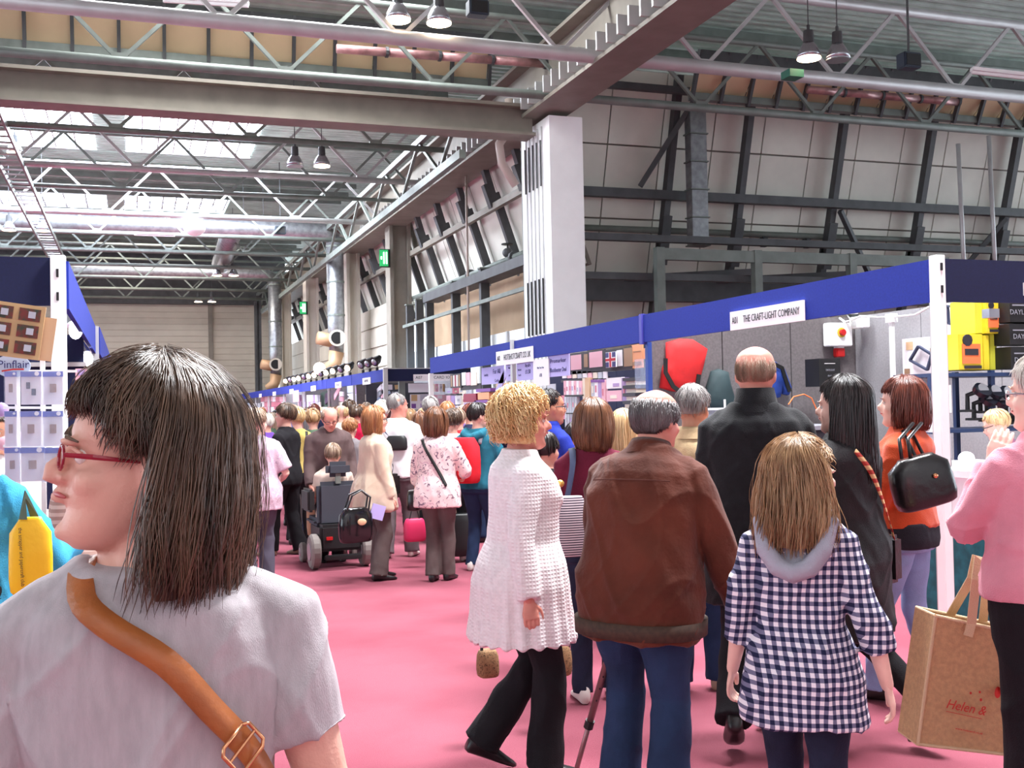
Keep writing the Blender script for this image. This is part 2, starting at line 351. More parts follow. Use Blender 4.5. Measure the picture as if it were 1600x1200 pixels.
for k, (px, py) in enumerate(((1497, 225), (1545, 212))):
    a = at(px, py, Y=20.5); pipe('standpipe', ('left', 'right')[k] + ' pale vertical pole under the roof right of the cream panels', [a, (a.x + .1, a.y, 3.4)], .05, STEELL, 'pole')
# trusses
dA = MB().beam((0, 0, 0), (1.5, 0, 1.55), .07, .07).mesh('diagonal'); dB = MB().beam((0, 0, 1.55), (1.5, 0, 0), .07, .07).mesh('diagonal')
dA2 = dA.copy(); dB2 = dB.copy(); dA.materials.append(STEEL); dB.materials.append(STEEL); dA2.materials.append(STEELL); dB2.materials.append(STEELL)

TR = [(18.4, .13), (21.0, .09), (26.2, .07), (30.2, .08), (33.0, .06), (37.1, .09), (41.2, .08), (45.5, .08), (50, .08), (54.5, .08), (59.5, .08), (64, .08)]
for k, (Y, r) in enumerate(TR):
    x0, x1 = (-9, 27) if k < 2 else (-10.5 - k * .3, 9)
    if k == 2: x0, x1 = -9, 7.5
    x0 += (k * 1.37) % 1.5
    lb = ('pale roof truss ' if k in (0, 3, 5) else 'grey roof truss ') + ORD[k] + ' from the front, spanning the hall under the roof'
    mt = STEELL if k in (0, 3, 5) else STEEL
    e = empty('roof_truss', (x0, Y, 8), label=lb, cat='roof truss'); zt = 1.55
    MB().tube([(x0, Y, 8), (x1, Y, 8)], r, 10).build('bottom_chord', mt, e, smooth=True)
    MB().tube([(x0, Y, 8 + zt), (x1, Y, 8 + zt)], r * .8, 8).build('top_chord', mt, e, smooth=True)
    n = int((x1 - x0) / 1.5)
    for i in range(n):
        me = (dA if i % 2 else dB) if mt is STEEL else (dA2 if i % 2 else dB2)
        link('diagonal', me, e, (i * 1.5, 0, 0))
    for i in range(0, n, 2) if k < 8 else []:
        MB().box((x0 + (i + 1) * 1.5 if 1 else 0, Y, 8.06), (.3, .1, .16)).build('gusset', mt, e)
    # purlin under the deck above each truss
npu = 0
for k in range(26):
    y = 24 + k * 1.75
    if 31.5 < y < 42.5 or 48.6 < y < 53.6: continue
    x0, x1 = -14, (9 if k > 1 else 30); e = MB().beam((x0, y, 10.85), (x1, y, 10.85), .12, .2).build('roof_purlin', STEEL); tag(e, 'grey purlin running across right under the roof decking, %s from the front' % ORD[npu], 'purlin', 'purlins under the decking'); npu += 1
# big cross girder on the white column and the lengthwise girder
e = empty('cross_girder', (-12, 22.4, 7.85), label='deep flat grey girder crossing the hall at the white column', cat='girder')
MB().span((-12, 22.3, 7.5), (8.4, 22.5, 8.05)).build('web', STEELB, e); MB().span((-12, 22.1, 8.05), (8.4, 22.7, 8.12)).build('top_flange', STEELB, e); MB().span((-12, 22.1, 7.44), (8.4, 22.7, 7.5)).build('bottom_flange', STEELB, e)
e = empty('main_girder', (8.6, 12, 8), label='broad grey girder running lengthwise over the row of columns', cat='girder')
MB().span((8.15, 11, 7.85), (9.05, 68, 7.93)).build('bottom_flange', STEELB, e); MB().span((8.5, 11, 7.93), (8.62, 68, 9.1)).build('web', STEELB, e); MB().span((8.2, 11, 9.1), (9.0, 68, 9.18)).build('top_flange', STEELB, e)
sp = MB().box((0, 0, 0), (.5, .06, .34)).mesh('stiffener'); sp.materials.append(STEELL)
for k in range(60): link('stiffener', sp, e, (-.32, 1 + k * .45, .13))
e = empty('side_girder', (7.3, 24, 7.4), label='slimmer grey lattice girder beside the lengthwise girder', cat='girder')
MB().beam((7.3, 24, 7.4), (7.3, 68, 7.4), .16, .2).build('bottom_chord', STEEL, e); MB().beam((7.3, 24, 8.6), (7.3, 68, 8.6), .14, .16).build('top_chord', STEEL, e)
for k in range(22): MB().beam((7.3, 24 + k * 2, 7.4 if k % 2 else 8.6), (7.3, 26 + k * 2, 8.6 if k % 2 else 7.4), .08, .08).build('diagonal', STEEL, e)
e = empty('cable_tray', (-2.8, 24, 8), label='pale ladder tray running lengthwise under the roof at the left edge', cat='cable tray')
for dx in (-.28, .28): MB().beam((-2.8 + dx, 24, 7.9), (-2.8 + dx, 66, 7.9), .05, .16).build('side_rail', STEEL, e)
rg = MB().box((0, 0, 0), (.54, .06, .04)).mesh('rung'); rg.materials.append(STEELL)
for k in range(70): link('rung', rg, e, (0, k * .6, -.1))
# upstand strips of pale panels with dark ribs high under the roof
def upstand(name, label, pa, pb, h, n, tilt, mt):
    a = Vector(pa); b = Vector(pb); up = Vector((0, -tilt, h)); e = empty(name, a, label=label, cat='panel strip')
    for i in range(n):
        p = a.lerp(b, (i + .03) / n); q = a.lerp(b, (i + .97) / n); th = Vector((0, .05, 0))
        MB().loft([[p, q, q + up, p + up], [p + th, q + th, q + up + th, p + up + th]]).build('panel', mt, e)
    for i in range(n + 1):
        p = a.lerp(b, i / n); MB().beam(p + Vector((0, -.1, -.25)), p + up + Vector((0, -.1, .3)), .07, .12).build('rib', STEELD, e)
    MB().beam(a + Vector((0, -.05, -.12)), b + Vector((0, -.05, -.12)), .2, .16).build('bottom_rail', STEEL, e); MB().beam(a + up + Vector((0, 0, .15)), b + up + Vector((0, 0, .15)), .25, .3).build('top_rail', STEELD, e)
PEACH = mat('warm cream panel', (222, 196, 158), .7, var=.05, scale=1)  # peach-cream base colour of the strip panels
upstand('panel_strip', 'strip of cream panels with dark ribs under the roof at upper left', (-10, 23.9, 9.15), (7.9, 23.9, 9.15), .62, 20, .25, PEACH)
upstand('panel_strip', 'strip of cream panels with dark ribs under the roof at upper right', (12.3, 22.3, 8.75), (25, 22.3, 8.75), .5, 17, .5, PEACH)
REDF = mat('pink foil duct', (182, 138, 138), .3, .3, var=.3, scale=4, bump=.6, bscale=6)
for a, b, lb in (((526, 76), (856, 100), 'pink foil duct hanging level at the top centre'), ((1262, 140), (1500, 160), 'pink foil duct hanging in front of the cream strip at upper right')):
    e = empty('foil_duct', at(*a, Y=21.6), label=lb, cat='foil duct')
    for i in range(4):
        p = at(a[0] + (b[0] - a[0]) * i / 4, a[1] + (b[1] - a[1]) * i / 4, Y=21.6); q = at(a[0] + (b[0] - a[0]) * (i + .95) / 4, a[1] + (b[1] - a[1]) * (i + .95) / 4, Y=21.6)
        MB().tube([p, q], .09, 10).build('duct_length', REDF, e, smooth=True); MB().tube([q - Vector((.03, 0, 0)), q + Vector((.03, 0, 0))], .11, 10).build('collar', STEELD, e)
# lamps
ALUR = mat('spun reflector', (176, 176, 182), .25, .8); 
def lamp(px, py, D, lit, lb):
    p = at(px, py, D=D); e = empty('high_bay_lamp', p, label=lb, cat='lamp', group='high bay lamps')
    MB().tube([p + Vector((0, 0, .30)), p + Vector((0, 0, .52))], [.1, .09], 10).build('ballast', STEELD, e); MB().tube([p + Vector((0, 0, .5)), p + Vector((0, 0, .62)), p + Vector((0, 0, .64)), (p.x, p.y, 10.9)], [.03, .03, .011, .011], 6).build('hanger', STEELD, e)
    MB().tube([p + Vector((0, 0, .02)), p + Vector((0, 0, .12)), p + Vector((0, 0, .22)), p + Vector((0, 0, .31))], [.23, .2, .15, .09], 18).build('reflector', ALUR, e, smooth=True)
    MB().tube([p - Vector((0, 0, .005)), p + Vector((0, 0, .02))], .215, 18).build('lens', LAMPG if lit else ALU, e)
for px, py, D, lit, lb in ((622, 32, 19, 1, 'large lit lamp at the top, left of its pair'), (686, 37, 19, 1, 'large lit lamp at the top, right of its pair'), (1264, 92, 20, 1, 'lit lamp hanging right of the broad girder'), (1309, 94, 20, 0, 'unlit lamp beside the lit one at upper right'),
        (23, 239, 32, 1, 'lit lamp at the left edge under the rooflight'), (503, 260, 29, 1, 'lit lamp hanging left of the centre by itself'), (461, 260, 29, 0, 'unlit lamp left of the centre'), (14, 360, 37, 1, 'lit lamp at far left, left of its pair'), (66, 361, 37, 1, 'lit lamp at far left, right of its pair'),
        (381, 371, 42, 1, 'lit lamp beside the white round balloon, left of its pair'), (412, 371, 42, 1, 'lit lamp beside the dark speaker box, right of its pair'), (339, 431, 50, 1, 'distant lit lamp, left of the next to last pair'), (365, 431, 50, 1, 'distant lit lamp, right of the next to last pair'), (310, 472, 62, 1, 'farthest lit lamp, left of its pair'), (331, 472, 62, 1, 'farthest lit lamp, right of its pair')):
    lamp(px, py, D, lit, lb)
e = MB().ell(at(304, 356, D=36), (.36, .36, .27), 20, 12).build('ball_lamp', WHITE, smooth=True); tag(e, 'white round ball hanging under the roof truss', 'ball')
for px, py, D, w_, lb in ((746, 14, 19, .36, 'dark square loudspeaker beside the large lamps at the top'), (1420, 96, 20, .38, 'dark square loudspeaker under the right roof truss'), (438, 360, 41, .4, 'dark loudspeaker beside the pair of lamps at left')):
    p = at(px, py, D=D); e = empty('loudspeaker', p, label=lb, cat='loudspeaker'); MB().box(p, (w_, .25, w_ * .75)).build('cabinet', mat('dark blue grey cabinet', (48, 58, 72), .5), e, bevel=.02); MB().box(p + Vector((0, -.13, 0)), (w_ * .8, .02, w_ * .55)).build('grille', BLACK, e)
    MB().beam(p + Vector((0, 0, w_ * .3)), (p.x, p.y, 10.9), .03, .03).build('bracket', STEELD, e)
for a, b, D, lb in (((255, -4), (388, 4), 19, 'white batten light at the top left edge'), ((1518, 108), (1610, 118), 20, 'white batten light at the upper right edge'), ((210, 364), (273, 366), 36, 'short white batten light at left')):
    p = at(*a, D=D); q = at(*b, D=D); e = empty('batten_light', p, label=lb, cat='light fitting'); MB().beam(p, q, .14, .06).build('casing', WHITE, e); MB().beam(p - Vector((0, 0, .06)), q - Vector((0, 0, .06)), .05, .05).build('tube', WHITE, e)
e = MB().box(at(1238, 117, D=20.3), (.3, .3, .14)).build('junction_box', mat('green box', (50, 110, 90), .5)); tag(e, 'small green box on the roof truss right of the broad girder', 'box')

# ================================================================== stands
TOP, BOT = 2.48, 2.19
def sign(p, w, h, facing, label_parts, parent, sx=.8, ink=INK, board=PAPERW, name='name_board'):
    """name board on a fascia: p centre, facing '-X' or '-Y'"""
    M = AX[facing]; n = M @ Vector((0, 0, 1)); rt = M @ Vector((1, 0, 0))
    sz = (.02, w, h) if facing == '-X' else (w, .02, h)
    b = MB().box(p, sz).build(name, board, parent)
    for s, size, off in label_parts: text(s, size, p + n * .014 + rt * off, facing, ink, parent, sx=sx)
    return b
FX = 5.12
# corner stand
e = empty('exhibition_stand', (FX, 5.95, 0), label='nearest right-hand shell stand with grey walls, blue fascia and aluminium corner post', cat='stand')
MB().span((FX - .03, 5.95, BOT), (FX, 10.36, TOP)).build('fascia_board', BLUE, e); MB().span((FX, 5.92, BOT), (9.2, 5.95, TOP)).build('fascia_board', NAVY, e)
MB().span((FX - .05, 10.33, BOT - .02), (FX, 10.39, TOP + .01)).build('fascia_joint', mat('violet blue joint strip', (70, 70, 165), .6), e)
m = MB().span((FX - .05, 5.88, 0), (FX + .02, 5.96, TOP + .02)); pst = m.build('post', WHITE, e, bevel=.004)
for z in (2.42, 2.27): MB().box((FX - .015, 5.877, z), (.016, .008, .05)).build('locking_slot', BLACK, e)
MB().span((FX - .02, 5.92, 0), (FX + .055, 6.0, BOT)).build('post_edge', STEELL, e)
GREYP = mat('grey loop nylon panel', (108, 102, 104), .95, var=.12, scale=45, bump=.25, bscale=300); GREYL = mat('pale grey panel', (150, 148, 152), .95, var=.08, scale=45, bump=.2, bscale=300)
for k in range(3): MB().span((FX + .05 + k * .86, 10.32, 0), (FX + .05 + (k + 1) * .86 - .015, 10.37, BOT + .28)).build('wall_panel', GREYP, e)
for k in range(4): MB().span((7.72, 5.95 + k * 1.09, 0), (7.77, 5.95 + (k + 1) * 1.09 - .01, 2.48)).build('wall_panel', GREYL, e)
MB().span((FX, 10.30, 0), (FX + .05, 10.36, BOT)).build('post', mat('blue edge', (40, 70, 150), .6), e)
p = at(1196, 494, X=FX - .045); sign(p, 1.12, .165, '-X', (('A01', .088, -.47), ('THE CRAFT-LIGHT COMPANY', .088, .09)), e, sx=.72)
p = at(1618, 452, Y=5.91); MB().box(p, (.2, .02, .09)).build('name_board', PAPERW, e)
# second stand
e = empty('exhibition_stand', (FX, 10.4, 0), label='second right-hand stand hung with lilac price sheets under a long blue fascia', cat='stand')
MB().loft([[(FX - .03, 10.4, BOT), (FX, 10.4, BOT), (FX, 10.4, TOP), (FX - .03, 10.4, TOP)], [(FX + .2, 19.85, BOT), (FX + .23, 19.85, BOT), (FX + .23, 19.85, TOP), (FX + .2, 19.85, TOP)]]).build('fascia_board', BLUE, e)
MB().span((FX + .04, 14.72, 0), (FX + .1, 14.80, TOP + .02)).build('post', STEELL, e); MB().span((FX + .17, 19.8, 0), (FX + .25, 19.88, BOT)).build('post', WHITE, e)
for k in range(9): MB().span((7.72, 10.5 + k * 1.04, 0), (7.77, 10.5 + (k + 1) * 1.04 - .01, 2.1)).build('wall_panel', NAVY, e)
MB().span((FX + .3, 19.86, 0), (7.7, 19.9, 1.2)).build('wall_panel', NAVY, e)
p = at(803, 557, X=FX + .04); sign(p, 1.55, .21, '-X', (('A02', .1, -.65), ('HOTSHOTCRAFT.CO.UK', .12, .15)), e, sx=.85)
# third block: front return and long row
YB = 25.3; bx0 = at(602, 590, Y=YB).x; bx1 = 7.8
e = empty('exhibition_stand', (bx0, YB, 0), label='middle stand whose dark blue front fascia carries a white A07 board', cat='stand')
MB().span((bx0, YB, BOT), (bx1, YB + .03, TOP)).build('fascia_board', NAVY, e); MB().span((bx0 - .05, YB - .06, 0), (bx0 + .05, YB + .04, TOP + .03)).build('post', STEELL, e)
MB().span((bx0, YB - .01, TOP), (bx1, YB + .04, TOP + .02)).build('top_rail', STEELL, e)
a = at(646, 592, Y=YB - .02); p = Vector((a.x + .75, YB - .02, BOT + .075)); sign(p, 1.5, .16, '-Y', (('A07', .1, -.62), ('CARD IO MAGIC', .1, .12)), e, sx=1.0, name='name_board')
MB().span((bx0 + .45, YB + .5, 0), (bx0 + .6, YB + .6, BOT)).build('post', STEEL, e)
for k in range(2): MB().span((bx0 + .05 + k * 1.05, YB + 2.5, 0), (bx0 + 1.1 + k * 1.05, YB + 2.55, 2.2)).build('wall_panel', mat('charcoal panel', (66, 66, 74), .9), e)
Y = YB + .05; k = 0
rowx = bx0
while Y < 64:
    L = 4.0 if k < 2 else 5.2
    e = empty('exhibition_stand', (rowx, Y, 0), label=('stand %s beyond the cross aisle on the right, under the receding blue fascia' % ORD[k]).replace('nearest', 'nearest one').replace('stand ', 'stand '), cat='stand')
    e['label'] = 'stand in the far right row, %s beyond the cross aisle' % ('first' if k == 0 else ORD[k])
    MB().span((rowx - .03, Y, BOT), (rowx, Y + L - .04, TOP)).build('fascia_board', BLUE, e); MB().span((rowx, Y + L - .05, 0), (rowx + .06, Y + L, TOP)).build('post', STEELL, e)
    MB().span((rowx + 1.7, Y, 0), (rowx + 1.75, Y + L, 2.3)).build('wall_panel', GREYP if k % 2 else GREYL, e); MB().span((rowx + .1, Y + L - .04, 0), (rowx + 1.7, Y + L, 2.3)).build('wall_panel', GREYL if k % 2 else GREYP, e)
    MB().span((rowx + .1, Y + .2, 0), (rowx + .8, Y + L - .2, .95)).build('counter', NAVY, e)
    q = Vector((rowx - .04, Y + L * .48, BOT + .06)); MB().box(q, (.02, .95, .17)).build('name_board', PAPERW, e)
    text(('A08 PAPER', 'A09 CRAFTS', 'A10 CARDS', 'A11', 'A12', 'A13', 'A14', 'A15', 'A16')[k], .1, q + Vector((-.012, 0, 0)), '-X', INK, e)
    Y += L; k += 1
# clip lamps along the fascia top
for k in range(15):
    y = YB + .8 + k * (.85 if k < 3 else 1.15); p = Vector((rowx - .02, y, TOP)); lit = k >= 3 and (k % 3 != 1)
    e = empty('clip_spotlight', p, label=('black clip spotlight standing on the far blue fascia, ' + ('first' if k == 0 else ORD[k] if k < 12 else ('thirteenth', 'fourteenth', 'fifteenth')[k - 12]) + ' from the cross aisle'), cat='spotlight', group='clip spotlights on the far fascia')
    MB().box(p + Vector((0, 0, .03)), (.06, .08, .08)).build('clamp', BLACK, e); MB().tube([p + Vector((0, 0, .05)), p + Vector((.02, 0, .2))], .014, 6).build('stem', STEEL, e)
    MB().tube([p + Vector((.09, .06, .34)), p + Vector((.02, .02, .26)), p + Vector((-.08, -.04, .2))], [.05, .1, .12], 12).build('shade', BLACK, e)
    MB().ell(p + Vector((-.08, -.04, .19)) if lit else p + Vector((-.06, -.03, .21)), (.085, .085, .085), 10, 8).build('bulb', LAMPG if lit else ALU, e)
e = MB().ell(Vector((rowx - .1, YB + 8.9, TOP + .36)), (.19, .19, .19), 14, 10).build('floodlight', mat('bright floodlight', (255, 240, 220), emit=14)); tag(e, 'brightest round floodlight above the far blue fascia', 'floodlight')
# left stand
LX, LY = -.40, 7.1
e = empty('exhibition_stand', (LX, LY, 0), label='left-hand stand with navy front fascia, blue side fascia and white corner post', cat='stand')
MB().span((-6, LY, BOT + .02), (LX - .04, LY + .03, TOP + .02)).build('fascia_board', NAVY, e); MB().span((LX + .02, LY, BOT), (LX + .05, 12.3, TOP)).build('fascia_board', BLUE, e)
MB().span((LX - .05, LY - .06, 0), (LX + .035, LY + .02, TOP + .03)).build('post', WHITE, e, bevel=.004)
for z in (2.4, 2.26): MB().box((LX - .01, LY - .063, z), (.014, .008, .05)).build('locking_slot', BLACK, e)
MB().span((LX, 12.28, 0), (LX + .08, 12.36, TOP)).build('post', STEELL, e)
for k in range(4): MB().span((-4.4 + k, 11.0, 0), (-3.42 + k, 11.05, 2.3)).build('wall_panel', NAVY, e)
MB().span((-4.4, 10.95, 2.0), (LX, 11.0, 2.04)).build('rail', STEELL, e)
e = empty('exhibition_stand', (LX + .08, 12.4, 0), label='next stand along the left side of the aisle with only its blue fascia end showing', cat='stand')
MB().span((LX + .06, 12.4, BOT), (LX + .09, 19, TOP)).build('fascia_board', BLUE, e); MB().span((LX + .02, 18.95, 0), (LX + .1, 19.03, TOP)).build('post', STEELL, e)
MB().span((LX - 3, 15, 0), (LX - .2, 15.05, 2.3)).build('wall_panel', NAVY, e)
for k in range(3):
    e = empty('exhibition_stand', (LX, 20 + k * 12, 0), label='blue-topped stand on the left of the aisle, %s beyond the corner one' % ('second', 'third', 'fourth')[k], cat='stand')
    MB().span((LX + .05, 20 + k * 12, BOT), (LX + .08, 31 + k * 12, TOP)).build('fascia_board', BLUE, e); MB().span((LX, 31 + k * 12, 0), (LX + .08, 31.1 + k * 12, TOP)).build('post', STEELL, e)
GLOW = mat('stall lamp', (240, 244, 255), emit=9)
for px, py, D, lb in ((118, 516, 8.5, 'bright stall light just right of the white corner post'), (137, 561, 10.5, 'lower stall light below the blue side fascia at left')):
    p = at(px, py, D=D); e = empty('stall_light', p, label=lb, cat='light'); MB().ell(p, (.05, .05, .07), 12, 8).build('bulb', GLOW, e); MB().tube([p + Vector((-.02, .05, .05)), p + Vector((-.06, .1, .16))], [.06, .03], 10).build('shade', ALU, e)
# ------------------------------------------------------------------ goods
CL = {n: mat(n, c, .5) for n, c in {'pink card': (228, 176, 190), 'cream card': (234, 222, 204), 'white card': (240, 238, 242), 'silver card': (186, 190, 200), 'rose card': (206, 120, 140), 'lilac card': (176, 150, 200),
      'brown card': (160, 128, 100), 'orange card': (236, 164, 120), 'dark card': (46, 44, 52), 'purple card': (130, 80, 160), 'crimson card': (150, 40, 70), 'wood card': (214, 178, 140), 'grey card': (140, 140, 150), 'kraft card': (200, 166, 118), 'light blue card': (190, 210, 236), 'blue card': (44, 70, 180)}.items()}
FILM = mat('clear film', (200, 212, 240), .15, alpha=.18)
def wallrect(x0, y0, x1, y1, X=None, Y=None):
    """extent on an aisle-facing plane X or a front-facing plane Y"""
    if X is not None:
        a = at(x0, (y0 + y1) / 2, X=X); b = at(x1, (y0 + y1) / 2, X=X); t = at((x0 + x1) / 2, y0, X=X); u = at((x0 + x1) / 2, y1, X=X)
        return Vector((X, (a.y + b.y) / 2, (t.z + u.z) / 2)), abs(a.y - b.y), t.z - u.z, '-X'
    a = at(x0, (y0 + y1) / 2, Y=Y); b = at(x1, (y0 + y1) / 2, Y=Y); t = at((x0 + x1) / 2, y0, Y=Y); u = at((x0 + x1) / 2, y1, Y=Y)
    return Vector(((a.x + b.x) / 2, Y, (t.z + u.z) / 2)), abs(b.x - a.x), t.z - u.z, '-Y'
def card(name, rect, m, label, cat, X=None, Y=None, th=.015, group=None, tilt=0., decor=None, front=0., rail=True):
    c, w_, h, f = wallrect(*rect, X=X, Y=Y)
    M = AX[f] @ Matrix.Rotation(tilt, 3, 'Z')
    e = empty(name, c, label=label, cat=cat, group=group)
    MB().box(c, (w_, h, th), M).build('backing', m, e)
    if decor:
        n = M @ Vector((0, 0, 1)); r = M @ Vector((1, 0, 0)); u = M @ Vector((0, 1, 0))
        for ix, (dx, dy, dw, dh, dm) in enumerate(decor): MB().box(c + n * (th / 2 + .002 + .0012 * ix) + r * dx * w_ + u * dy * h, (dw * w_, dh * h, .004), M).build('print', dm, e)
    return e, c, w_, h, M
def ctext(rt, lines, ink, col=None):
    e, c, w_, h, M = rt
    for s, size, dx, dy, sx in lines: text(s, size * h, c + (M @ Vector((dx * w_, dy * h, .012))), M, ink, e, sx=sx)
X2 = FX + .1
ctext(card('price_sheet', (857, 554, 890, 588), PAPERP, 'widest lilac sheet with two lines of lettering hanging under the blue fascia', 'price sheet', X=X2 - .02), (('Promarker', .28, 0, .22, 1.6), ('Blockbuster Deal', .28, 0, -.2, 1.05)), INKB)
ctext(card('price_sheet', (834, 561, 858, 603), PAPERW, 'tall white price sheet left of the widest lilac sheet', 'price sheet', X=X2 - .04), (('Make Your Own', .11, 0, .18, .95), ('£8', .17, 0, -.1, 1.5)), INKB)
ctext(card('price_sheet', (808, 566, 834, 594), PAPERP, 'lilac sheet just right of the thin fascia post', 'price sheet', X=X2 - .01), (('Buy all 6', .26, .2, .3, .95), ('£1.50', .32, .2, -.05, 1.2), ('Mini Deal', .16, -.3, .1, .9), ('2 for £5', .16, -.3, -.2, .9)), INKB)
ctext(card('price_sheet', (791, 568, 803, 595), PAPERP, 'narrow lilac sheet just left of the thin fascia post', 'price sheet', X=X2), (('Stamps', .14, 0, .25, .9), ('£4.99', .14, 0, -.2, .9)), INKB)
ctext(card('price_sheet', (753, 573, 788, 600), PAPERP, 'lilac sheet lettered For All Cards, leftmost under the fascia', 'price sheet', X=X2 + .1), (('For All', .40, .20, .20, 1.2), ('Suitability', .2, -.27, .05, 1.0), ('Cards', .24, .2, -.32, 1.3)), INKB)
card('price_star', (774, 592, 792, 606), PAPERP, 'small lilac star-like label under the leftmost lilac sheet', 'label', X=X2 + .1, tilt=.6)
XR = 6.5
def flagdec():
    r = CL['rose card']; w_ = CL['white card']; R_ = mat('flag red', (190, 30, 50), .5); B_ = mat('flag blue', (60, 60, 120), .5)
    return [(0, 0, .95, .95, B_), (0, 0, .95, .3, w_), (0, 0, .3, .95, w_), (0, 0, .95, .16, R_), (0, 0, .16, .95, R_)]
card('display_board', (889, 549, 946, 583), CL['dark card'], 'black board with three pink cards under the fascia', 'display board', X=XR, decor=[(-.28, .05, .3, .7, CL['pink card']), (.0, .08, .1, .6, CL['brown card']), (.27, .08, .34, .7, CL['pink card'])])
card('display_board', (946, 544, 989, 579), CL['dark card'], 'black board with a white and a brown card right of the pink-card board', 'display board', X=XR, decor=[(.05, .05, .2, .72, CL['white card']), (.36, .05, .3, .8, CL['brown card'])])
card('flag_card', (947, 550, 963, 574), CL['white card'], 'red, white and blue cross flag card at right under the fascia', 'card', X=XR - .05, decor=flagdec())
card('orange_display', (988, 538, 1005, 575), CL['orange card'], 'orange card display beside the blue partition edge', 'display', X=XR, decor=[(0, -.3, .8, .14, CL['brown card']), (0, .2, .7, .03, CL['brown card'])])  # plain orange card with brown prints, no emission
card('orange_display', (1006, 544, 1011, 561), CL['orange card'], 'sliver of orange card right against the partition edge', 'display', X=XR)
card('flag_card', (704, 584, 721, 606), CL['dark card'], 'flag card board at the far end of the second stand', 'card', X=XR, decor=[(0, 0, .4, .8, CL['white card']), (0, 0, .15, .8, CL['crimson card']), (-.35, 0, .15, .8, CL['brown card']), (.35, 0, .15, .8, CL['brown card'])])
for k, (x0, x1, mm) in enumerate(((722, 728, 'white card'), (729, 735, 'pink card'), (736, 745, 'cream card'))): card('greeting_card', (x0, 582, x1, 602), CL[mm], mm + ' greeting card upright right of the distant flag board', 'card', X=XR)
card('display_strip', (720, 600, 752, 609), CL['dark card'], 'black strip below the three upright distant cards', 'display board', X=XR + .03)
names = list(CL)
k = 0
for x0 in range(879, 950, 8):
    card('mini_card', (x0, 580, x0 + 6, 591), CL[('white card', 'pink card', 'cream card', 'silver card')[k % 4]], 'small pale card under the black boards, %s from the left in its row' % ('first' if k == 0 else ORD[k]), 'card', X=XR, group='small cards in a row under the boards'); k += 1
card('display_strip', (877, 591, 952, 595), CL['dark card'], 'thin black strip under the row of small cards', 'display board', X=XR + .03)
def pack(rect, m, label, X=None, Y=None, n=1, hdr=None, group=None, bar=None):
    dec = [(0, .44, 1, .12, hdr)] if hdr else []
    dec += [((rnd.random() - .5) * .3, -.05 + (rnd.random() - .5) * .3, .4, .3, CL[rnd.choice(['rose card', 'silver card', 'lilac card', 'cream card'])])]
    return card('card_pack', rect, m, label, 'pack', X=X, Y=Y, th=.05, group=group, decor=dec)
for k, x0 in enumerate(range(883, 911, 4)):
    pack((x0, 595, x0 + 3.4, 617), CL['white card' if k % 2 else 'pink card'], 'slim pale pack hanging in the upper peg row by the dark rail', X=XR, group='slim packs in the upper peg row')
    if k < 5: pack((x0 + 1, 620, x0 + 4.4, 645), CL['silver card'], 'slim silver pack hanging in the lower peg row', X=XR, group='silver packs in the lower peg row'); pack((x0 + 2, 646, x0 + 5, 668), CL['silver card'], 'slim silver pack in the bottom peg row', X=XR, group='silver packs in the bottom peg row')
card('peg_rail', (883, 617, 911, 619.5), BLACK, 'dark peg rail between the slim pack rows', 'rail', X=XR - .05); card('peg_rail', (885, 645, 903, 647), BLACK, 'dark peg rail under the silver packs', 'rail', X=XR - .05)
card('roll_display', (911, 590, 918, 640), CL['cream card'], 'tall cream display beside the wood coloured roll', 'display', X=XR); card('paper_roll', (918, 590, 925, 640), CL['wood card'], 'wood coloured upright roll among the packs', 'roll', X=XR, th=.08)
for k, x0 in enumerate((926, 931.5, 937, 942.5)): pack((x0, 593, x0 + 5, 629), CL[('silver card', 'white card', 'lilac card', 'pink card')[k]], ('silver', 'white', 'lilac', 'pink')[k] + ' tall pack with a purple header', X=XR - .05, hdr=CL['purple card'])
pack((950, 590, 974, 607), CL['white card'], 'large white pack with a pale print, upper of two', X=XR - .05); pack((950, 610, 975, 627), CL['pink card'], 'large pink edged pack, lower of two', X=XR - .05)
pack((974, 590, 981, 627), CL['lilac card'], 'narrow lilac pack right of the large pink pack', X=XR - .05)
for k in range(5): card('tape_tray', (983, 590 + k * 12, 1003, 595 + k * 12), CL['dark card'], 'flat black tray in the stack by the clear box, ' + ('topmost', 'second', 'third', 'fourth', 'lowest')[k], 'tray', X=XR, th=.2); card('tape_bundle', (984, 595.5 + k * 12, 1002, 601.5 + k * 12), CL['cream card'], 'cream bundle on the black tray, ' + ('topmost', 'second', 'third', 'fourth', 'lowest')[k], 'bundle', X=XR, th=.15)
card('clear_tower', (1003, 561, 1012, 607), FILM, 'clear plastic tower beside the blue partition edge', 'tower', X=XR - .3, th=.2)
card('product_panel', (866, 618, 886, 655), CL['rose card'], 'pink panel behind the man in blue', 'panel', X=XR)
card('product_panel', (856, 600, 868, 618), CL['silver card'], 'silver grey panel left of the upper peg row', 'panel', X=XR)
for k, (r, mm, lb) in enumerate((((735, 615, 755, 628), 'crimson card', 'crimson open tray at the far end of the second stand'), ((755, 607, 778, 612), 'purple card', 'purple shelf edge above the curly blond hair'), ((758, 613, 776, 624), 'orange card', 'orange brown goods on the purple shelf'), ((752, 625, 775, 629), 'purple card', 'lower purple shelf edge'), ((756, 630, 774, 638), 'rose card', 'rose goods on the lower purple shelf'), ((736, 629, 750, 634), 'lilac card', 'lilac tray under the crimson tray'))): card('shelf_tray', r, CL[mm], lb, 'tray', X=XR, th=.3)
card('picture_box', (783, 598, 815, 610), CL['wood card'], 'beige box with a dark label behind the thin post', 'box', X=XR, th=.2, decor=[(0, 0, .4, .3, CL['dark card'])])
k = 0                                                                   # distant goods of the second stand, in rows
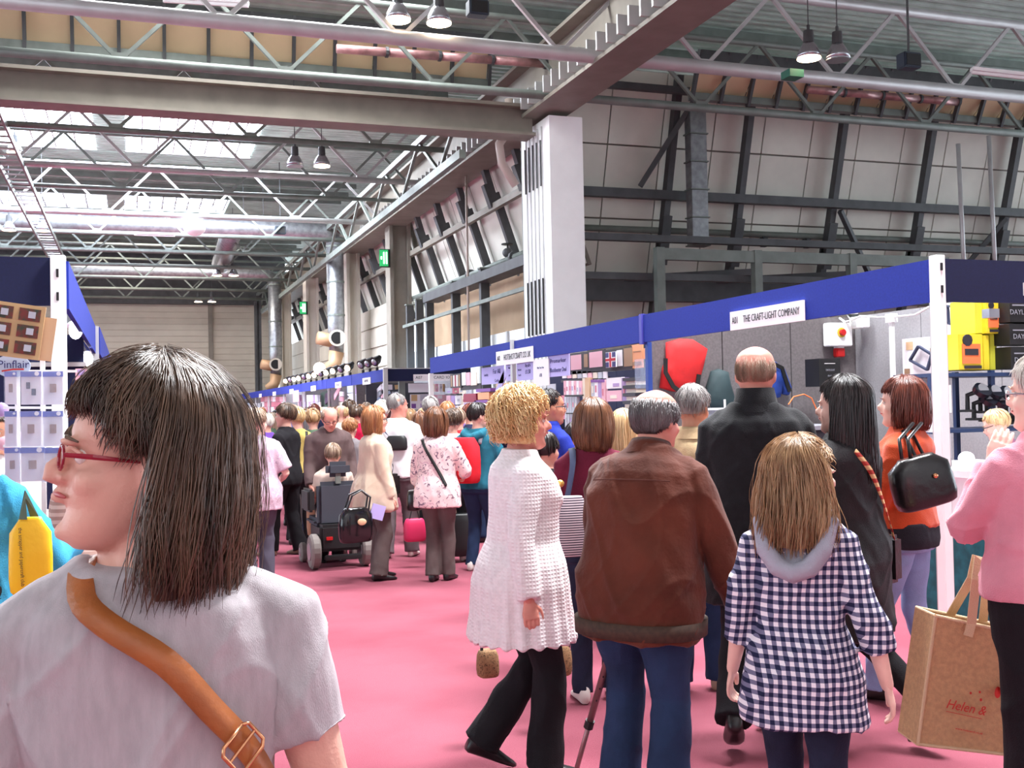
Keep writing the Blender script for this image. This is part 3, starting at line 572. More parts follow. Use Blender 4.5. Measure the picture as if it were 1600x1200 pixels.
for yy, hh in ((606, 9), (618, 14), (634, 16), (652, 16)):
    x = 697 + (k % 3)
    while x < 856:
        w_ = 6 + rnd.random() * 6
        if not (733 < x < 780 and yy < 640):
            pack((x, yy, x + w_ - 1, yy + hh), CL[rnd.choice(['white card', 'pink card', 'cream card', 'silver card', 'lilac card', 'rose card', 'pink card'])], 'pale craft pack hanging in the far half of the second stand', X=7.3, group='craft packs in the far half of the second stand')
        x += w_; k += 1
for yy, hh in ((650, 20), (672, 20)):
    x = 905
    while x < 1010:
        w_ = 7 + rnd.random() * 7
        pack((x, yy, x + w_ - 1, yy + hh), CL[rnd.choice(['white card', 'lilac card', 'cream card', 'silver card', 'purple card'])], 'pale craft pack hanging low in the near half of the second stand', X=7.3, group='craft packs low in the near half of the second stand'); x += w_
# A07 stand front and the cards pinned on it
YP = YB + .9
for k, (r, mm, t) in enumerate((((604, 601, 613, 609), 'white card', 0), ((617, 601, 628, 608), 'kraft card', .1), ((604, 611, 610, 616), 'light blue card', .3), ((618, 612, 627, 618), 'white card', 0), ((612, 612, 617, 620), 'silver card', -.1), ((621, 625, 628, 632), 'white card', 0), ((620, 634, 629, 641), 'silver card', .1), ((605, 620, 612, 628), 'pink card', .2))):
    card('pinned_card', r, CL[mm], ('white', 'tan', 'light blue', 'broad white', 'silver', 'small white', 'lower silver', 'pink')[k] + ' card pinned left of the grey post of the middle stand', 'card', Y=YP, tilt=t)
card('blank_notice', (638, 599, 673, 613), CL['white card'], 'blank white notice under the white number board', 'notice', Y=YP)
card('poster', (641, 616, 672, 644), PAPERW, 'white poster with a tan, a purple and a blue print under the blank notice', 'poster', Y=YP - .1, decor=[(-.3, .3, .3, .35, CL['kraft card']), (.2, .3, .4, .35, CL['silver card']), (-.33, -.15, .22, .25, CL['purple card']), (.2, -.15, .4, .25, CL['lilac card'])])
card('poster', (669, 617, 697, 634), CL['pink card'], 'pink poster with a white triangle right of the white poster', 'poster', Y=YP - .2, decor=[(.15, .3, .25, .3, PAPERW), (-.2, -.1, .3, .2, CL['lilac card'])])
for k in range(4): pack((674 + k * 6, 600, 679 + k * 6, 612), CL[('cream card', 'pink card', 'white card', 'kraft card')[k]], ('cream', 'pink', 'white', 'tan')[k] + ' pack in the row under the A07 board', Y=YP)
for k in range(3): pack((697 + k * 9, 617, 705 + k * 9, 640), CL[('silver card', 'cream card', 'grey card')[k]], ('silver', 'cream', 'grey')[k] + ' goods rack pack by the last slim post', Y=YP)
# far row goods, one loop per wall plane
cnt = 0
def farpack(x0, y0, x1, y1, mm, X, tilt=0.):
    global cnt
    cnt += 1
    c, w_, h, f = wallrect(x0, y0, x1, y1, X=X)
    if not 25.6 < c.y < 66: return None
    o = MB().box(c, (w_, h, .04), AX[f] @ Matrix.Rotation(tilt, 3, 'Z')).build('card_pack', CL[mm], None, org=c)
    return tag(o, None, 'pack')
def fx(X, x0, x1, ylo, yhi, w0, w1, h0, pal, label, group, tl=0., gap=1.):
    y = ylo
    while y < yhi:
        x = x0
        while x < x1:
            w_ = w0 + rnd.random() * (w1 - w0)
            o = farpack(x, y, x + w_ - gap, y + h0 - gap * .8, rnd.choice(pal), X, (rnd.random() - .5) * tl); o and tag(o, label, 'pack', group); x += w_
        y += h0
XW = rowx + .35
fx(XW, 573, 600, 604, 645, 6, 10, 9, ['white card', 'silver card', 'light blue card', 'pink card', 'white card'], 'greeting card pinned askew on the dark board left of the cross aisle post', 'cards pinned on the dark board', .9)
fx(XW, 553, 571, 606, 645, 7, 11, 11, ['white card', 'lilac card', 'silver card', 'cream card'], 'framed sample card on the white rack by the Please Pay Here notice', 'sample cards on the white rack', .1)
fx(XW, 520, 534, 612, 650, 5, 7, 8, ['white card', 'pink card', 'cream card'], 'pink and white card left of the Please Pay Here notice', 'cards left of the notice', .1)
fx(XW - .2, 466, 500, 617, 635, 2.2, 3.2, 11, ['silver card', 'white card', 'grey card', 'lilac card'], 'thin silver pack hanging from the far peg rails', 'thin silver packs on the far rails', 0, .6)
fx(XW - .2, 408, 446, 620, 638, 4, 8, 8, ['pink card', 'rose card', 'white card'], 'pink paper pack on the far stand below the number board', 'pink packs on the far stand', 0, .6)
fx(XW - .2, 448, 520, 636, 650, 4, 7, 6, ['white card', 'cream card', 'grey card', 'wood card'], 'small pale pack on the far shelves above the crowd', 'small packs on the far shelves', 0, .6)
fx(XW - .2, 345, 408, 630, 645, 3, 6, 6, ['white card', 'silver card', 'light blue card'], 'tiny pale pack in the farthest stands', 'tiny packs in the farthest stands', 0, .5)
rt = card('notice', (533, 615, 557, 637), PAPERW, 'white notice reading Please Pay Here on the far stand', 'notice', X=rowx + .6); ctext(rt, (('Please', .24, 0, .3, 1.3), ('Pay', .24, 0, 0, 1.3), ('Here', .24, 0, -.3, 1.3)), INK)
card('notice', (534, 603, 556, 614), CL['silver card'], 'grey picture notice above Please Pay Here', 'notice', X=rowx + .6)
card('hanging_sheet', (458, 610, 467, 628), CL['pink card'], 'pale pink sheet hanging under the far fascia', 'sheet', X=rowx - .03); card('hanging_sheet', (522, 607, 533, 616), CL['pink card'], 'pink tilted sheet beside the dark umbrella shape', 'sheet', X=rowx + .1, tilt=.3)
def prism(name, pts, th, m, label, cat, X=None, Y=None, D=None, parent=None, bevel=0.):
    """thick flat shape with an outline"""
    q = [at(x, y, X=X, Y=Y) for x, y in pts]; c = sum(q, Vector()) / len(q)
    n = Vector((-1, 0, 0)) if X is not None else Vector((0, -1, 0))
    mb = MB().loft([[p for p in q], [p + n * th for p in q]]); o = mb.build(name, m, parent, org=c if parent is None else None, bevel=bevel)
    if parent is None: tag(o, label, cat)
    return o
prism('hanging_cloth', [(503, 632), (504, 620), (510, 613), (518, 610), (519, 636), (512, 637)], .15, mat('dark green cloth', (50, 70, 60), .8), 'dark green cloth hanging under the far fascia', 'cloth', X=rowx + .4)
prism('hanging_cloth', [(515, 616), (521, 611), (530, 620), (521, 625), (515, 632)], .15, mat('dark plum cloth', (66, 44, 72), .8), 'dark plum cloth beside the dark green cloth', 'cloth', X=rowx + .35)
# ------------------------------------------------------------------ corner stand contents
WY = 10.3
def garment(name, pts, col, label, cat, Y=WY, th=.10, extra=()):
    q = [at(x, y, Y=Y - .02) for x, y in pts]; c = sum(q, Vector()) / len(q); e = empty(name, c, label=label, cat=cat); n = Vector((0, -1, 0))
    mid = [c + (p - c) * .93 + n * th * .6 for p in q]; fr = [c + (p - c) * .6 + n * th for p in q]
    MB().loft([q, mid, fr]).build('cloth_body', mat(label[:14] + ' cloth', col, .8, var=.1, scale=8, bump=.5, bscale=7), e, smooth=True)
    for pts2, col2, nm in extra:
        MB().ribbon([at(x, y, Y=Y - th - .04) for x, y in pts2], Vector((0, -1, 0)), .045, .015).build(nm, col2, e)
    return e
garment('red_rucksack', [(1040, 535), (1062, 529), (1082, 530), (1104, 544), (1098, 570), (1090, 600), (1086, 612), (1050, 612), (1030, 606), (1034, 575), (1040, 560)], (200, 32, 34), 'bright red rucksack hanging on the grey partition', 'rucksack', extra=(([(1040, 560), (1040, 582), (1052, 604), (1060, 610)], BLACK, 'strap'), ([(1092, 585), (1090, 600), (1082, 612)], BLACK, 'strap')))
garment('green_jacket', [(1110, 580), (1122, 576), (1134, 580), (1138, 600), (1150, 640), (1100, 640), (1096, 625)], (40, 58, 62), 'dark green jacket hanging left of the bald man', 'jacket', th=.12)
garment('blue_jacket', [(1192, 562), (1205, 562), (1222, 575), (1234, 606), (1230, 618), (1222, 616), (1216, 602), (1215, 622), (1195, 622), (1188, 590)], (36, 66, 150), 'blue and black jacket hanging right of the bald man', 'jacket', th=.10, extra=(([(1196, 562), (1222, 575), (1234, 612)], BLACK, 'sleeve_panel'),))
e = empty('laptop', at(1117, 640, Y=9.9), label='dark laptop lid with a pale edge between the jacket and the black coat', cat='laptop'); MB().span(at(1101, 656, Y=9.9), at(1131, 640, Y=9.88)).build('base', CL['grey card'], e); MB().span(at(1101, 641, Y=9.88), at(1132, 637, Y=9.85)).build('edge', PAPERW, e); MB().span(at(1131, 642, Y=9.9), at(1134, 624, Y=9.88)).build('screen_edge', PAPERW, e)
e = empty('counter', (5.6, 9.6, 0), label='dark counter against the grey partition', cat='counter'); MB().span((5.3, 9.2, 0), (7.0, 10.2, 1.25)).build('body', CL['dark card'], e); MB().span((5.28, 9.18, 1.25), (7.02, 10.22, 1.29)).build('top', CL['grey card'], e)
c = at(1309, 523, Y=10.22); e = empty('isolator_box', c, label='white electrical isolator box with a red knob', cat='electrical box'); MB().box(c, (.30, .13, .26)).build('casing', WHITE, e, bevel=.01); MB().tube([c + Vector((0, -.06, .02)), c + Vector((0, -.11, .02))], .035, 12).build('knob', REDM, e); MB().tube([c + Vector((0, -.066, .02)), c + Vector((0, -.075, .02))], .055, 12).build('knob_plate', mat('yellow plate', (220, 190, 60)), e)
c = at(1311, 551, Y=10.24); e = empty('plug_socket', c, label='red plug hanging under the white isolator box', cat='plug'); MB().box(c, (.11, .08, .1)).build('plug', REDM, e, bevel=.01); MB().box(c + Vector((0, 0, .075)), (.08, .08, .05)).build('cap', WHITE, e)
c = at(1343, 504, X=7.62); e = empty('socket_box', c, label='small white socket box right of the isolator', cat='electrical box'); MB().box(c, (.1, .24, .13)).build('casing', WHITE, e, bevel=.01); MB().box(c + Vector((-.055, .03, 0)), (.01, .08, .08)).build('face', STEELL, e)
for k, pts in enumerate((((1330, 500), (1345, 494), (1372, 496), (1400, 495), (1430, 492), (1462, 474)), ((1312, 497), (1320, 503), (1330, 500), (1322, 490), (1340, 489)))):
    P_ = [at(x, y, X=7.5) for x, y in pts]; e = MB().tube(P_, .012, 6).build('white_cable', WHITE, None, org=P_[0], smooth=True); tag(e, ('long white cable sagging along the pale grey wall', 'coiled white cable above the isolator box')[k], 'cable')
P_ = [at(x, y, X=7.4) for x, y in ((1240, 500), (1252, 506), (1270, 505), (1282, 500))]; e = MB().tube(P_, .008, 6).build('orange_cable', mat('orange cable', (220, 120, 60))); tag(e, 'short orange cable below the name board', 'cable')
P_ = [at(x, y, Y=8.6) for x, y in ((1232, 632), (1240, 620), (1256, 616), (1268, 622), (1276, 640))]; e = MB().tube(P_, .006, 6).build('orange_hoop', mat('orange cable', (220, 120, 60))); tag(e, 'thin orange hoop beside the black display box', 'hoop')
e = empty('trunking_pole', at(1395, 560, X=7.5), label='thin white trunking pole on the pale grey wall', cat='pole'); a = at(1393, 497, X=7.5); b = at(1398, 602, X=7.5); MB().beam(a, (a.x, a.y, 0), .04, .04).build('pole', WHITE, e); MB().box(a, (.08, .1, .09)).build('cap_box', WHITE, e)
e, c, w_, h, M = card('display_box', (1269, 561, 1302, 604), BLACK, 'tall black display box with faint white lettering', 'box', Y=9.8, th=.25, decor=[(-.0, .32, .5, .02, PAPERW)])
for s, dy in (('DAYLIGHT', .08), ('slimline', -.12), ('lamp', -.28)): text(s, .07 * h * 1.4, c + M @ Vector((0, dy * h, .135)), '-Y', CL['grey card'], e, sx=.8)
XS = 7.65
def framepic(rect, label, px_frame, X=XS):
    e, c, w_, h, M = card('lamp_poster', rect, PAPERW, label, 'poster', X=X, th=.03, decor=[(-.3, .3, .18, .22, CL['wood card']), (-.38, -.38, .14, .14, CL['brown card']), (.33, .1, .18, .2, CL['brown card'])])
    q = [at(x, y, X=X - .05) for x, y in px_frame]
    for i in range(4): MB().beam(q[i], q[(i + 1) % 4], .03, .02).build('printed_lamp_frame', mat('dark lamp print', (50, 58, 84)), e)
framepic((1412, 527, 1472, 586), 'white poster of a square lamp frame on the pale wall, lower one', ((1435, 541), (1456, 554), (1449, 578), (1422, 563)))
framepic((1462, 472, 1524, 522), 'white poster of a square lamp frame above the lower poster', ((1480, 478), (1512, 482), (1503, 511), (1482, 505)))
e = empty('shelving_unit', at(1530, 600, Y=7.35), label='dark blue metal shelving unit behind the white corner post', cat='shelving'); SHB = mat('dark blue steel shelf', (30, 52, 92), .5)
za = at(1500, 583, Y=7.3).z; zb = at(1500, 670, Y=7.3).z; x0 = at(1452, 600, Y=7.3).x; x1 = x0 + 1.45
for x in (x0, x0 + .62, x1):
    for y in (7.28, 7.7): MB().span((x - .02, y - .02, 0), (x + .02, y + .02, za + (.0 if x < x0 + .1 else .02))).build('upright', SHB, e)
for z in (za, zb, .75): MB().span((x0, 7.24, z - .03), (x1, 7.74, z)).build('shelf', SHB, e)
YEL = mat('yellow carton', (228, 206, 50), .5); ORC = mat('orange print', (240, 120, 70), .5)
def carton(rect, Y, label, th=.3, dec=True, m=YEL):
    a, w_, h, f = wallrect(*rect, Y=Y); e = empty('tool_carton', a, label=label, cat='carton'); MB().box(a + Vector((0, th / 2, 0)), (w_, th, h)).build('box', m, e, bevel=.004)
    if dec:
        MB().box(a + Vector((0, -.004, -.05 * h)), (w_ * .75, .006, h * .55)).build('print', ORC, e); MB().box(a + Vector((0, -.008, 0)), (w_ * .55, .006, h * .18)).build('print', CL['dark card'], e); MB().tube([a + Vector((-w_ * .15, -.002, h * .33)), a + Vector((-w_ * .15, -.01, h * .33))], w_ * .2, 10).build('print', CL['dark card'], e); MB().box(a + Vector((w_ * .05, -.006, -h * .42)), (w_ * .7, .006, h * .08)).build('print', CL['dark card'], e)
    return e
carton((1498, 522, 1536, 578), 7.3, 'yellow carton with an orange printed front at the left end of the shelf'); carton((1537, 524, 1546, 578), 7.32, 'narrow yellow carton edge, first right of the printed carton', dec=False); carton((1547, 522, 1558, 578), 7.35, 'narrow yellow carton edge, second right of the printed carton', dec=False, m=mat('green yellow carton', (200, 200, 60)))
carton((1524, 468, 1540, 521), 7.35, 'tall yellow green carton on top of the printed carton', dec=False, m=mat('green yellow carton', (200, 200, 60))); carton((1541, 468, 1562, 521), 7.3, 'upper yellow carton with a dark orange print', dec=True)
for k, r in enumerate(((1560, 468, 1600, 505), (1560, 508, 1610, 540), (1562, 543, 1612, 577), (1600, 470, 1650, 520))): e, c, w_, h, M = card('black_carton', r, BLACK, ('upper', 'middle', 'lower', 'outer')[k] + ' black carton with white lettering right of the yellow cartons', 'carton', Y=7.3, th=.25, decor=[(-.1, .2, .6, .06, CL['grey card'])]); text('DAYLIGHT', .06, c + Vector((0, -.135, -.02)), '-Y', CL['grey card'], e)
card('clip_lamp_box', (1540, 483, 1556, 497), ALU, 'small chrome lamp head hanging in front of the cartons', 'lamp', Y=7.05, th=.08)
for k in range(9):
    p = at(1512 + k * 10, 640 + (k * 37) % 24, Y=7.35); e = empty('magnifier_lamp', p, label='dark glossy magnifier lamp on the middle shelf, ' + ('first' if k == 0 else ORD[k]) + ' from the left', cat='lamp', group='magnifier lamps on the shelf')
    MB().tube([p, p + Vector((0, 0, .12)), p + Vector((.05, -.1, .16))], .02, 6).build('arm', BLACK, e); MB().tube([p + Vector((.05, -.1, .14)), p + Vector((.05, -.13, .17))], .075, 14).build('ring', mat('glossy black', (26, 28, 36), .15), e); MB().tube([p + Vector((0, 0, -.02)), p], .07, 12).build('base', BLACK, e); MB().tube([p + Vector((.05, -.131, .17)), p + Vector((.05, -.135, .172))], .05, 14).build('glass', ALU, e)
for k, (r, mm) in enumerate((((1466, 602, 1478, 645), 'white card'), ((1448, 640, 1470, 675), 'white card'), ((1452, 678, 1478, 716), 'silver card'))): card('boxed_bulb', r, CL[mm], ('upper', 'middle', 'lower')[k] + ' white boxed lamp beside the blue shelf upright', 'box', Y=7.05, th=.12, decor=[(0, -.1, .3, .5, CL['light blue card'])])
e = empty('demonstration_table', at(1540, 800, Y=7.3), label='white-topped demonstration table behind the corner post with teal cloth', cat='table'); q = at(1470, 765, Y=6.4); MB().span((q.x, 6.05, .98), (q.x + 2.3, 6.6, 1.03)).build('tabletop', WHITE, e); MB().span((q.x + .02, 6.1, .55), (q.x + 2.2, 6.56, .98)).build('white_front', PAPERW, e); MB().span((q.x - .03, 6.05, 0), (q.x + 2.3, 6.6, .56)).build('table_skirt', mat('teal cloth', (18, 82, 92), .9, var=.3, scale=12), e)
e = empty('paper_tray', at(1530, 735, Y=6.3), label='bright white paper stack on the demonstration table', cat='paper'); MB().box(at(1530, 735, Y=6.3), (.22, .3, .14)).build('stack', PAPERW, e); MB().box(at(1530, 765, Y=6.3), (.24, .32, .03)).build('tray', CL['light blue card'], e)
e = MB().ell(at(1510, 716, Y=6.5), (.06, .06, .05), 12, 8).build('round_lamp', WHITE, smooth=True); tag(e, 'small white round lamp at the edge of the table', 'lamp')
# ------------------------------------------------------------------ left stand goods
YD = 5.6
e = empty('packet_stand', at(100, 700, Y=YD), label='white slim packet stand at the left edge behind the woman', cat='display stand')
for px in (66, 27): a = at(px, 530 if px > 40 else 585, Y=YD); MB().beam(a, (a.x, a.y, .9), .022, .02).build('upright', WHITE, e)
for py in (580, 637, 697): a = at(5, py, Y=YD); b = at(120, py, Y=YD); MB().beam(a, b, .015, .012).build('crossbar', WHITE, e)
k = 0
for row, (y0, y1) in enumerate(((581, 632), (643, 697), (700, 752))):
    for col, (x0, x1) in enumerate(((8, 26), (33, 64), (68, 98))):
        if row == 2: x0, x1 = x0 + 0, x1 + 5
        cx = 'left centre right'.split()[col]; rw = ('top', 'middle', 'bottom')[row]
        e, c, w_, h, M = card('hanging_packet', (x0, y0, x1, y1), PAPERW, 'clear packet with blue header, %s row, %s' % (rw, cx), 'packet', Y=YD - .03 - .02 * (col % 2), th=.008, decor=[(0, .43, 1.06, .16, CL['blue card'])] + ([(-.14, .08, .2, .2, CL['dark card']), (.14, -.12, .22, .2, CL['dark card'])] if (row, col) == (0, 1) else [(0, 0, .34, .26, CL['brown card'])]))
        MB().box(c + Vector((0, -.02, 0)), (w_ * 1.12, .004, h * 1.03)).build('film', FILM, e); MB().tube([c + Vector((w_ * .3, -.008, h * .44)), c + Vector((w_ * .3, -.012, h * .44))], w_ * .12, 12).build('logo', PAPERW, e)
e = empty('oval_sign', at(20, 572, Y=YD), label='white oval sign with blue lettering and red underline above the packets', cat='sign'); c = at(20, 572, Y=YD - .05)
o = MB().tube([(0, 0, 0), (0, -.015, 0)], 1, 28).build('board', CL['light blue card'], None); o.parent = e; o.location = (0, 0, 0); o.scale = (.078, 1, .054)
text('Pinflair', .052, c + Vector((0, .03, .008)), '-Y', INKB, e, sx=.95); MB().ribbon([c + Vector((-.05, .025, -.022)), c + Vector((0, .025, -.014)), c + Vector((.045, .025, -.014))], Vector((0, -1, 0)), .007, .002).build('underline', REDM, e)
c = at(22, 516, Y=5.4); tl = -.14; e = empty('picture_tray', c, label='kraft tray of six festive pictures hanging at the left edge', cat='tray'); M = AX['-Y'] @ Matrix.Rotation(tl, 3, 'Z')
MB().box(c, (.24, .245, .02), M).build('tray', CL['kraft card'], e); 
for i in range(2):
    for j in range(3):
        cc = c + M @ Vector((-.058 + i * .115, .078 - j * .076, .012)); MB().box(cc, (.09, .056, .01), M).build('picture', mat('festive picture', (120, 40, 36), .6, col2=(50, 60, 44), scale=40), e); MB().box(cc + M @ Vector((.01, .0, .006)), (.03, .03, .006), M).build('snow_print', CL['silver card'], e)
MB().box(c + M @ Vector((.13, -.02, -.03)), (.08, .2, .01), M).build('side_flap', CL['wood card'], e)
card('header_card', (118, 576, 136, 606), CL['pink card'], 'small pink notice right of the white corner post', 'notice', Y=7.6, decor=[(0, .3, .6, .3, CL['lilac card']), (-.1, -.35, .4, .1, CL['crimson card'])])
e = empty('stall_table', (-1.9, 6.2, 0), label='stall table with deep blue skirt at left', cat='table'); q = at(150, 900, Y=5.8); MB().span((-3.4, 5.9, .96), (q.x, 6.9, 1.0)).build('tabletop', PAPERW, e); MB().span((-3.38, 5.92, 0), (q.x - .02, 6.88, .96)).build('table_skirt', NAVY, e)
for k in range(26):
    p = Vector((-1.9 + rnd.random() * 1.1, 5.95 + rnd.random() * .8, 1.015 + (k % 4) * .03)); o = MB().box(p, (.16, .11, .025), Matrix.Rotation(rnd.random() * 3, 3, 'Z')).build('flat_packet', CL[rnd.choice(['white card', 'light blue card', 'pink card', 'silver card', 'lilac card'])], None, org=p); tag(o, 'flat pale packet in the heap on the left stall table', 'packet', 'packets heaped on the left stall table')
for k in range(6):
    p = at(2 + k * 5, 640 + (k * 53) % 110, Y=5.75); o = MB().ell(p, (.035, .02, .035), 10, 6).build('bauble_pack', CL[('lilac card', 'pink card', 'white card', 'rose card', 'lilac card', 'purple card')[k]], smooth=True); tag(o, ('lilac', 'pink', 'white', 'rose', 'pale lilac', 'purple')[k] + ' bauble bag at the left edge', 'bauble')

# ================================================================== people
_bk = bpy.data.scenes.new('bake')
def remeshed(mb, vox, sm=2, disp=None):
    me = mb.mesh('t'); bm = bmesh.new(); bm.from_mesh(me); bmesh.ops.recalc_face_normals(bm, faces=bm.faces); bm.to_mesh(me); bm.free()
    o = bpy.data.objects.new('t', me); _bk.collection.objects.link(o)
    r = o.modifiers.new('r', 'REMESH'); r.mode = 'VOXEL'; r.voxel_size = vox; r.adaptivity = 0
    if sm: q = o.modifiers.new('s', 'SMOOTH'); q.iterations = sm; q.factor = .5
    vl = _bk.view_layers[0]; vl.update(); dg = vl.depsgraph
    out = bpy.data.meshes.new_from_object(o.evaluated_get(dg), depsgraph=dg); bpy.data.objects.remove(o); bpy.data.meshes.remove(me)
    if disp is not None:
        n = len(out.vertices); co = np.empty(n * 3); no = np.empty(n * 3); out.vertices.foreach_get('co', co); out.vertices.foreach_get('normal', no)
        co = co.reshape(-1, 3); no = no.reshape(-1, 3); co = co + no * disp(co, no)[:, None]; out.vertices.foreach_set('co', co.ravel()); out.update()
    out.polygons.foreach_set('use_smooth', [True] * len(out.polygons)); return out
def folds(amp=.006, fz=6., fx=22., seed=0., hem=None):
    """soft cloth folds, longer along z"""
    def f(co, no):
        x, y, z = co[:, 0], co[:, 1], co[:, 2]; a = np.arctan2(y, x)
        v = np.sin(x * fx + 2.1 * np.sin(z * fz + seed) + seed) * np.sin(y * fx * .8 + 1.7 * np.sin(z * fz * .7 + 2 * seed))
        v += .6 * np.sin(z * fz * 3.1 + 3 * np.sin(x * 9 + y * 11 + seed)) + .35 * np.sin(z * 41 + x * 23 + y * 19 + 2 * np.sin(x * 31 + seed))
        r1 = 1 - np.abs(np.sin(z * 9 + x * 7 + y * 5 + 1.6 * np.sin(x * 13 + seed) + seed)); r2 = 1 - np.abs(np.sin(x * 17 - z * 6 + y * 9 + 1.3 * np.sin(z * 8 + seed * 2)))
        v = (v + 1.5 * r1 ** 4 + 1.1 * r2 ** 4) * amp * .6
        if hem:
            z0, z1, k, A = hem; t = np.clip((z1 - z) / (z1 - z0), 0, 1); v += A * t * np.sin(k * a)
        return v
    return f
def clothmat(name, col, **k):
    d = dict(rough=.85, var=.10, scale=9, bump=.35, bscale=220, spec=.2); d.update(k); return mat(name, col, **d)
def patterned(name, build):
    m = bpy.data.materials.new(name); m.use_nodes = True; nt = m.node_tree; b = nt.nodes['Principled BSDF']; b.inputs['Roughness'].default_value = .85; b.inputs['Specular IOR Level'].default_value = .2
    tc = nt.nodes.new('ShaderNodeTexCoord'); sx = nt.nodes.new('ShaderNodeSeparateXYZ'); nt.links.new(tc.outputs['Object'], sx.inputs[0])
    def M(op, a, b_=None):
        n = nt.nodes.new('ShaderNodeMath'); n.operation = op
        for i, v in enumerate((a, b_)):
            if v is None: continue
            if isinstance(v, (int, float)): n.inputs[i].default_value = v
            else: nt.links.new(v, n.inputs[i])
        return n.outputs[0]
    def ramp(v, stops, const=True):
        r = nt.nodes.new('ShaderNodeValToRGB'); nt.links.new(v, r.inputs[0]); r.color_ramp.interpolation = 'CONSTANT' if const else 'LINEAR'
        while len(r.color_ramp.elements) < len(stops): r.color_ramp.elements.new(.5)
        for e_, (p, c) in zip(r.color_ramp.elements, stops): e_.position = p; e_.color = (*lin(c), 1)
        return r.outputs[0]
    out = build(nt, tc, sx.outputs, M, ramp); nt.links.new(out, b.inputs['Base Color']); return m
def _gingham(nt, tc, o, M, ramp):
    k = 235.; u = M('ADD', o[0], M('MULTIPLY', o[1], .6)); a = M('GREATER_THAN', M('SINE', M('MULTIPLY', u, k)), 0.); b = M('GREATER_THAN', M('SINE', M('MULTIPLY', o[2], k)), 0.)
    return ramp(M('MULTIPLY', M('ADD', a, b), .45), ((0, (232, 226, 232)), (.3, (112, 110, 136)), (.7, (30, 34, 64))))
def _stripe(c1, c2, k, axis=2):
    def f(nt, tc, o, M, ramp): return ramp(M('ADD', M('MULTIPLY', M('SINE', M('MULTIPLY', o[axis], k)), .5), .5), ((0, c1), (.5, c2)))
    return f
def _floral(base, spot, spot2, s=14.):
    def f(nt, tc, o, M, ramp):
        n = nt.nodes.new('ShaderNodeTexNoise'); n.inputs['Scale'].default_value = s; n.inputs['Detail'].default_value = 3; n.inputs['Distortion'].default_value = 1.6; nt.links.new(tc.outputs['Object'], n.inputs[0])
        return ramp(n.outputs['Fac'], ((0, spot2), (.36, base), (.585, spot), (.64, base)))
    return f
GING = patterned('navy gingham', _gingham); FLOR = patterned('floral blouse cloth', _floral((236, 212, 210), (120, 96, 116), (214, 176, 186))); LILA = patterned('speckled lilac cloth', _floral((204, 178, 194), (228, 210, 222), (176, 150, 176), 40.))
STRB = patterned('striped bag cloth', _stripe((70, 60, 74), (206, 190, 196), 520.)); STRS = patterned('striped jumper', _stripe((170, 138, 128), (206, 180, 168), 190.))
LEO = patterned('leopard cloth', _floral((150, 116, 84), (50, 36, 30), (96, 70, 50), 60.))
SKIN = mat('skin', (222, 168, 150), .5, var=.05, scale=14, bump=.12, bscale=160, spec=.35); SKINP = mat('pale skin', (232, 188, 172), .5, var=.05, scale=14, spec=.35); SKINR = mat('ruddy skin', (214, 142, 126), .5, var=.08, scale=12, spec=.35); SKINT = mat('tan skin', (196, 138, 112), .5, var=.06, scale=12, spec=.35)
LIP = mat('lip', (190, 98, 100), .4); EYEW = mat('eye white', (225, 220, 215), .2); EYED = mat('iris', (60, 50, 44), .15)
def hairmat(name, c, c2=None, rough=.32):
    return mat(name, c, rough, col2=c2 or tuple(min(255, int(x * 1.35) + 6) for x in c), scale=34, stretch=(1, 1, .12), spec=.6)
H_ = {'dark brown': hairmat('dark brown hair', (58, 42, 34), (104, 78, 60)), 'brown': hairmat('brown hair', (92, 56, 38), (134, 88, 60)), 'auburn': hairmat('auburn hair', (88, 42, 34), (128, 66, 50)), 'black': hairmat('black hair', (26, 20, 22), (48, 36, 36)),
      'golden': hairmat('golden curly hair', (214, 164, 104), (244, 214, 160)), 'blond': hairmat('blond hair', (200, 164, 116), (228, 200, 156)), 'light brown': hairmat('light brown hair', (136, 100, 68), (190, 152, 112)), 'grey': hairmat('grey hair', (128, 122, 122), (172, 166, 164)), 'white': hairmat('white hair', (206, 198, 188), (236, 230, 222)),
      'greying brown': hairmat('greying brown hair', (132, 106, 88), (176, 152, 132)), 'ginger': hairmat('ginger brown hair', (150, 96, 60), (192, 136, 92)), 'dark grey': hairmat('dark grey hair', (80, 74, 76), (120, 114, 114))}
TF = [(.70, .170, .10, .10), (.78, .172, .10, .11), (.86, .178, .105, .125), (.95, .170, .108, .118), (1.05, .142, .102, .095), (1.15, .146, .11, .095), (1.25, .160, .135, .10), (1.33, .160, .112, .105), (1.37, .142, .085, .10), (1.40, .118, .068, .088), (1.43, .092, .058, .074), (1.465, .064, .05, .06)]
TM = [(.70, .165, .10, .10), (.78, .168, .10, .11), (.86, .172, .105, .115), (.95, .165, .11, .108), (1.05, .158, .112, .10), (1.15, .162, .118, .10), (1.25, .178, .122, .11), (1.33, .182, .115, .115), (1.37, .165, .090, .108), (1.40, .138, .072, .094), (1.43, .105, .062, .08), (1.465, .072, .052, .064)]
def prof(T, z):
    if z <= T[0][0]: return T[0][1:]
    for a, b in zip(T, T[1:]):
        if z <= b[0]:
            t = (z - a[0]) / (b[0] - a[0]); return tuple(a[i] + (b[i] - a[i]) * t for i in (1, 2, 3))
    return T[-1][1:]
def sring(z, rx, yf, yb, n=28, e=.85, x0=0., y0=0.):
    out = []
    for j in range(n):
        t = 2 * math.pi * j / n; c, s_ = math.cos(t), math.sin(t)
        out.append(Vector((x0 + rx * math.copysign(abs(c) ** e, c), y0 + (yf if s_ > 0 else yb) * math.copysign(abs(s_) ** e, s_), z)))
    return out
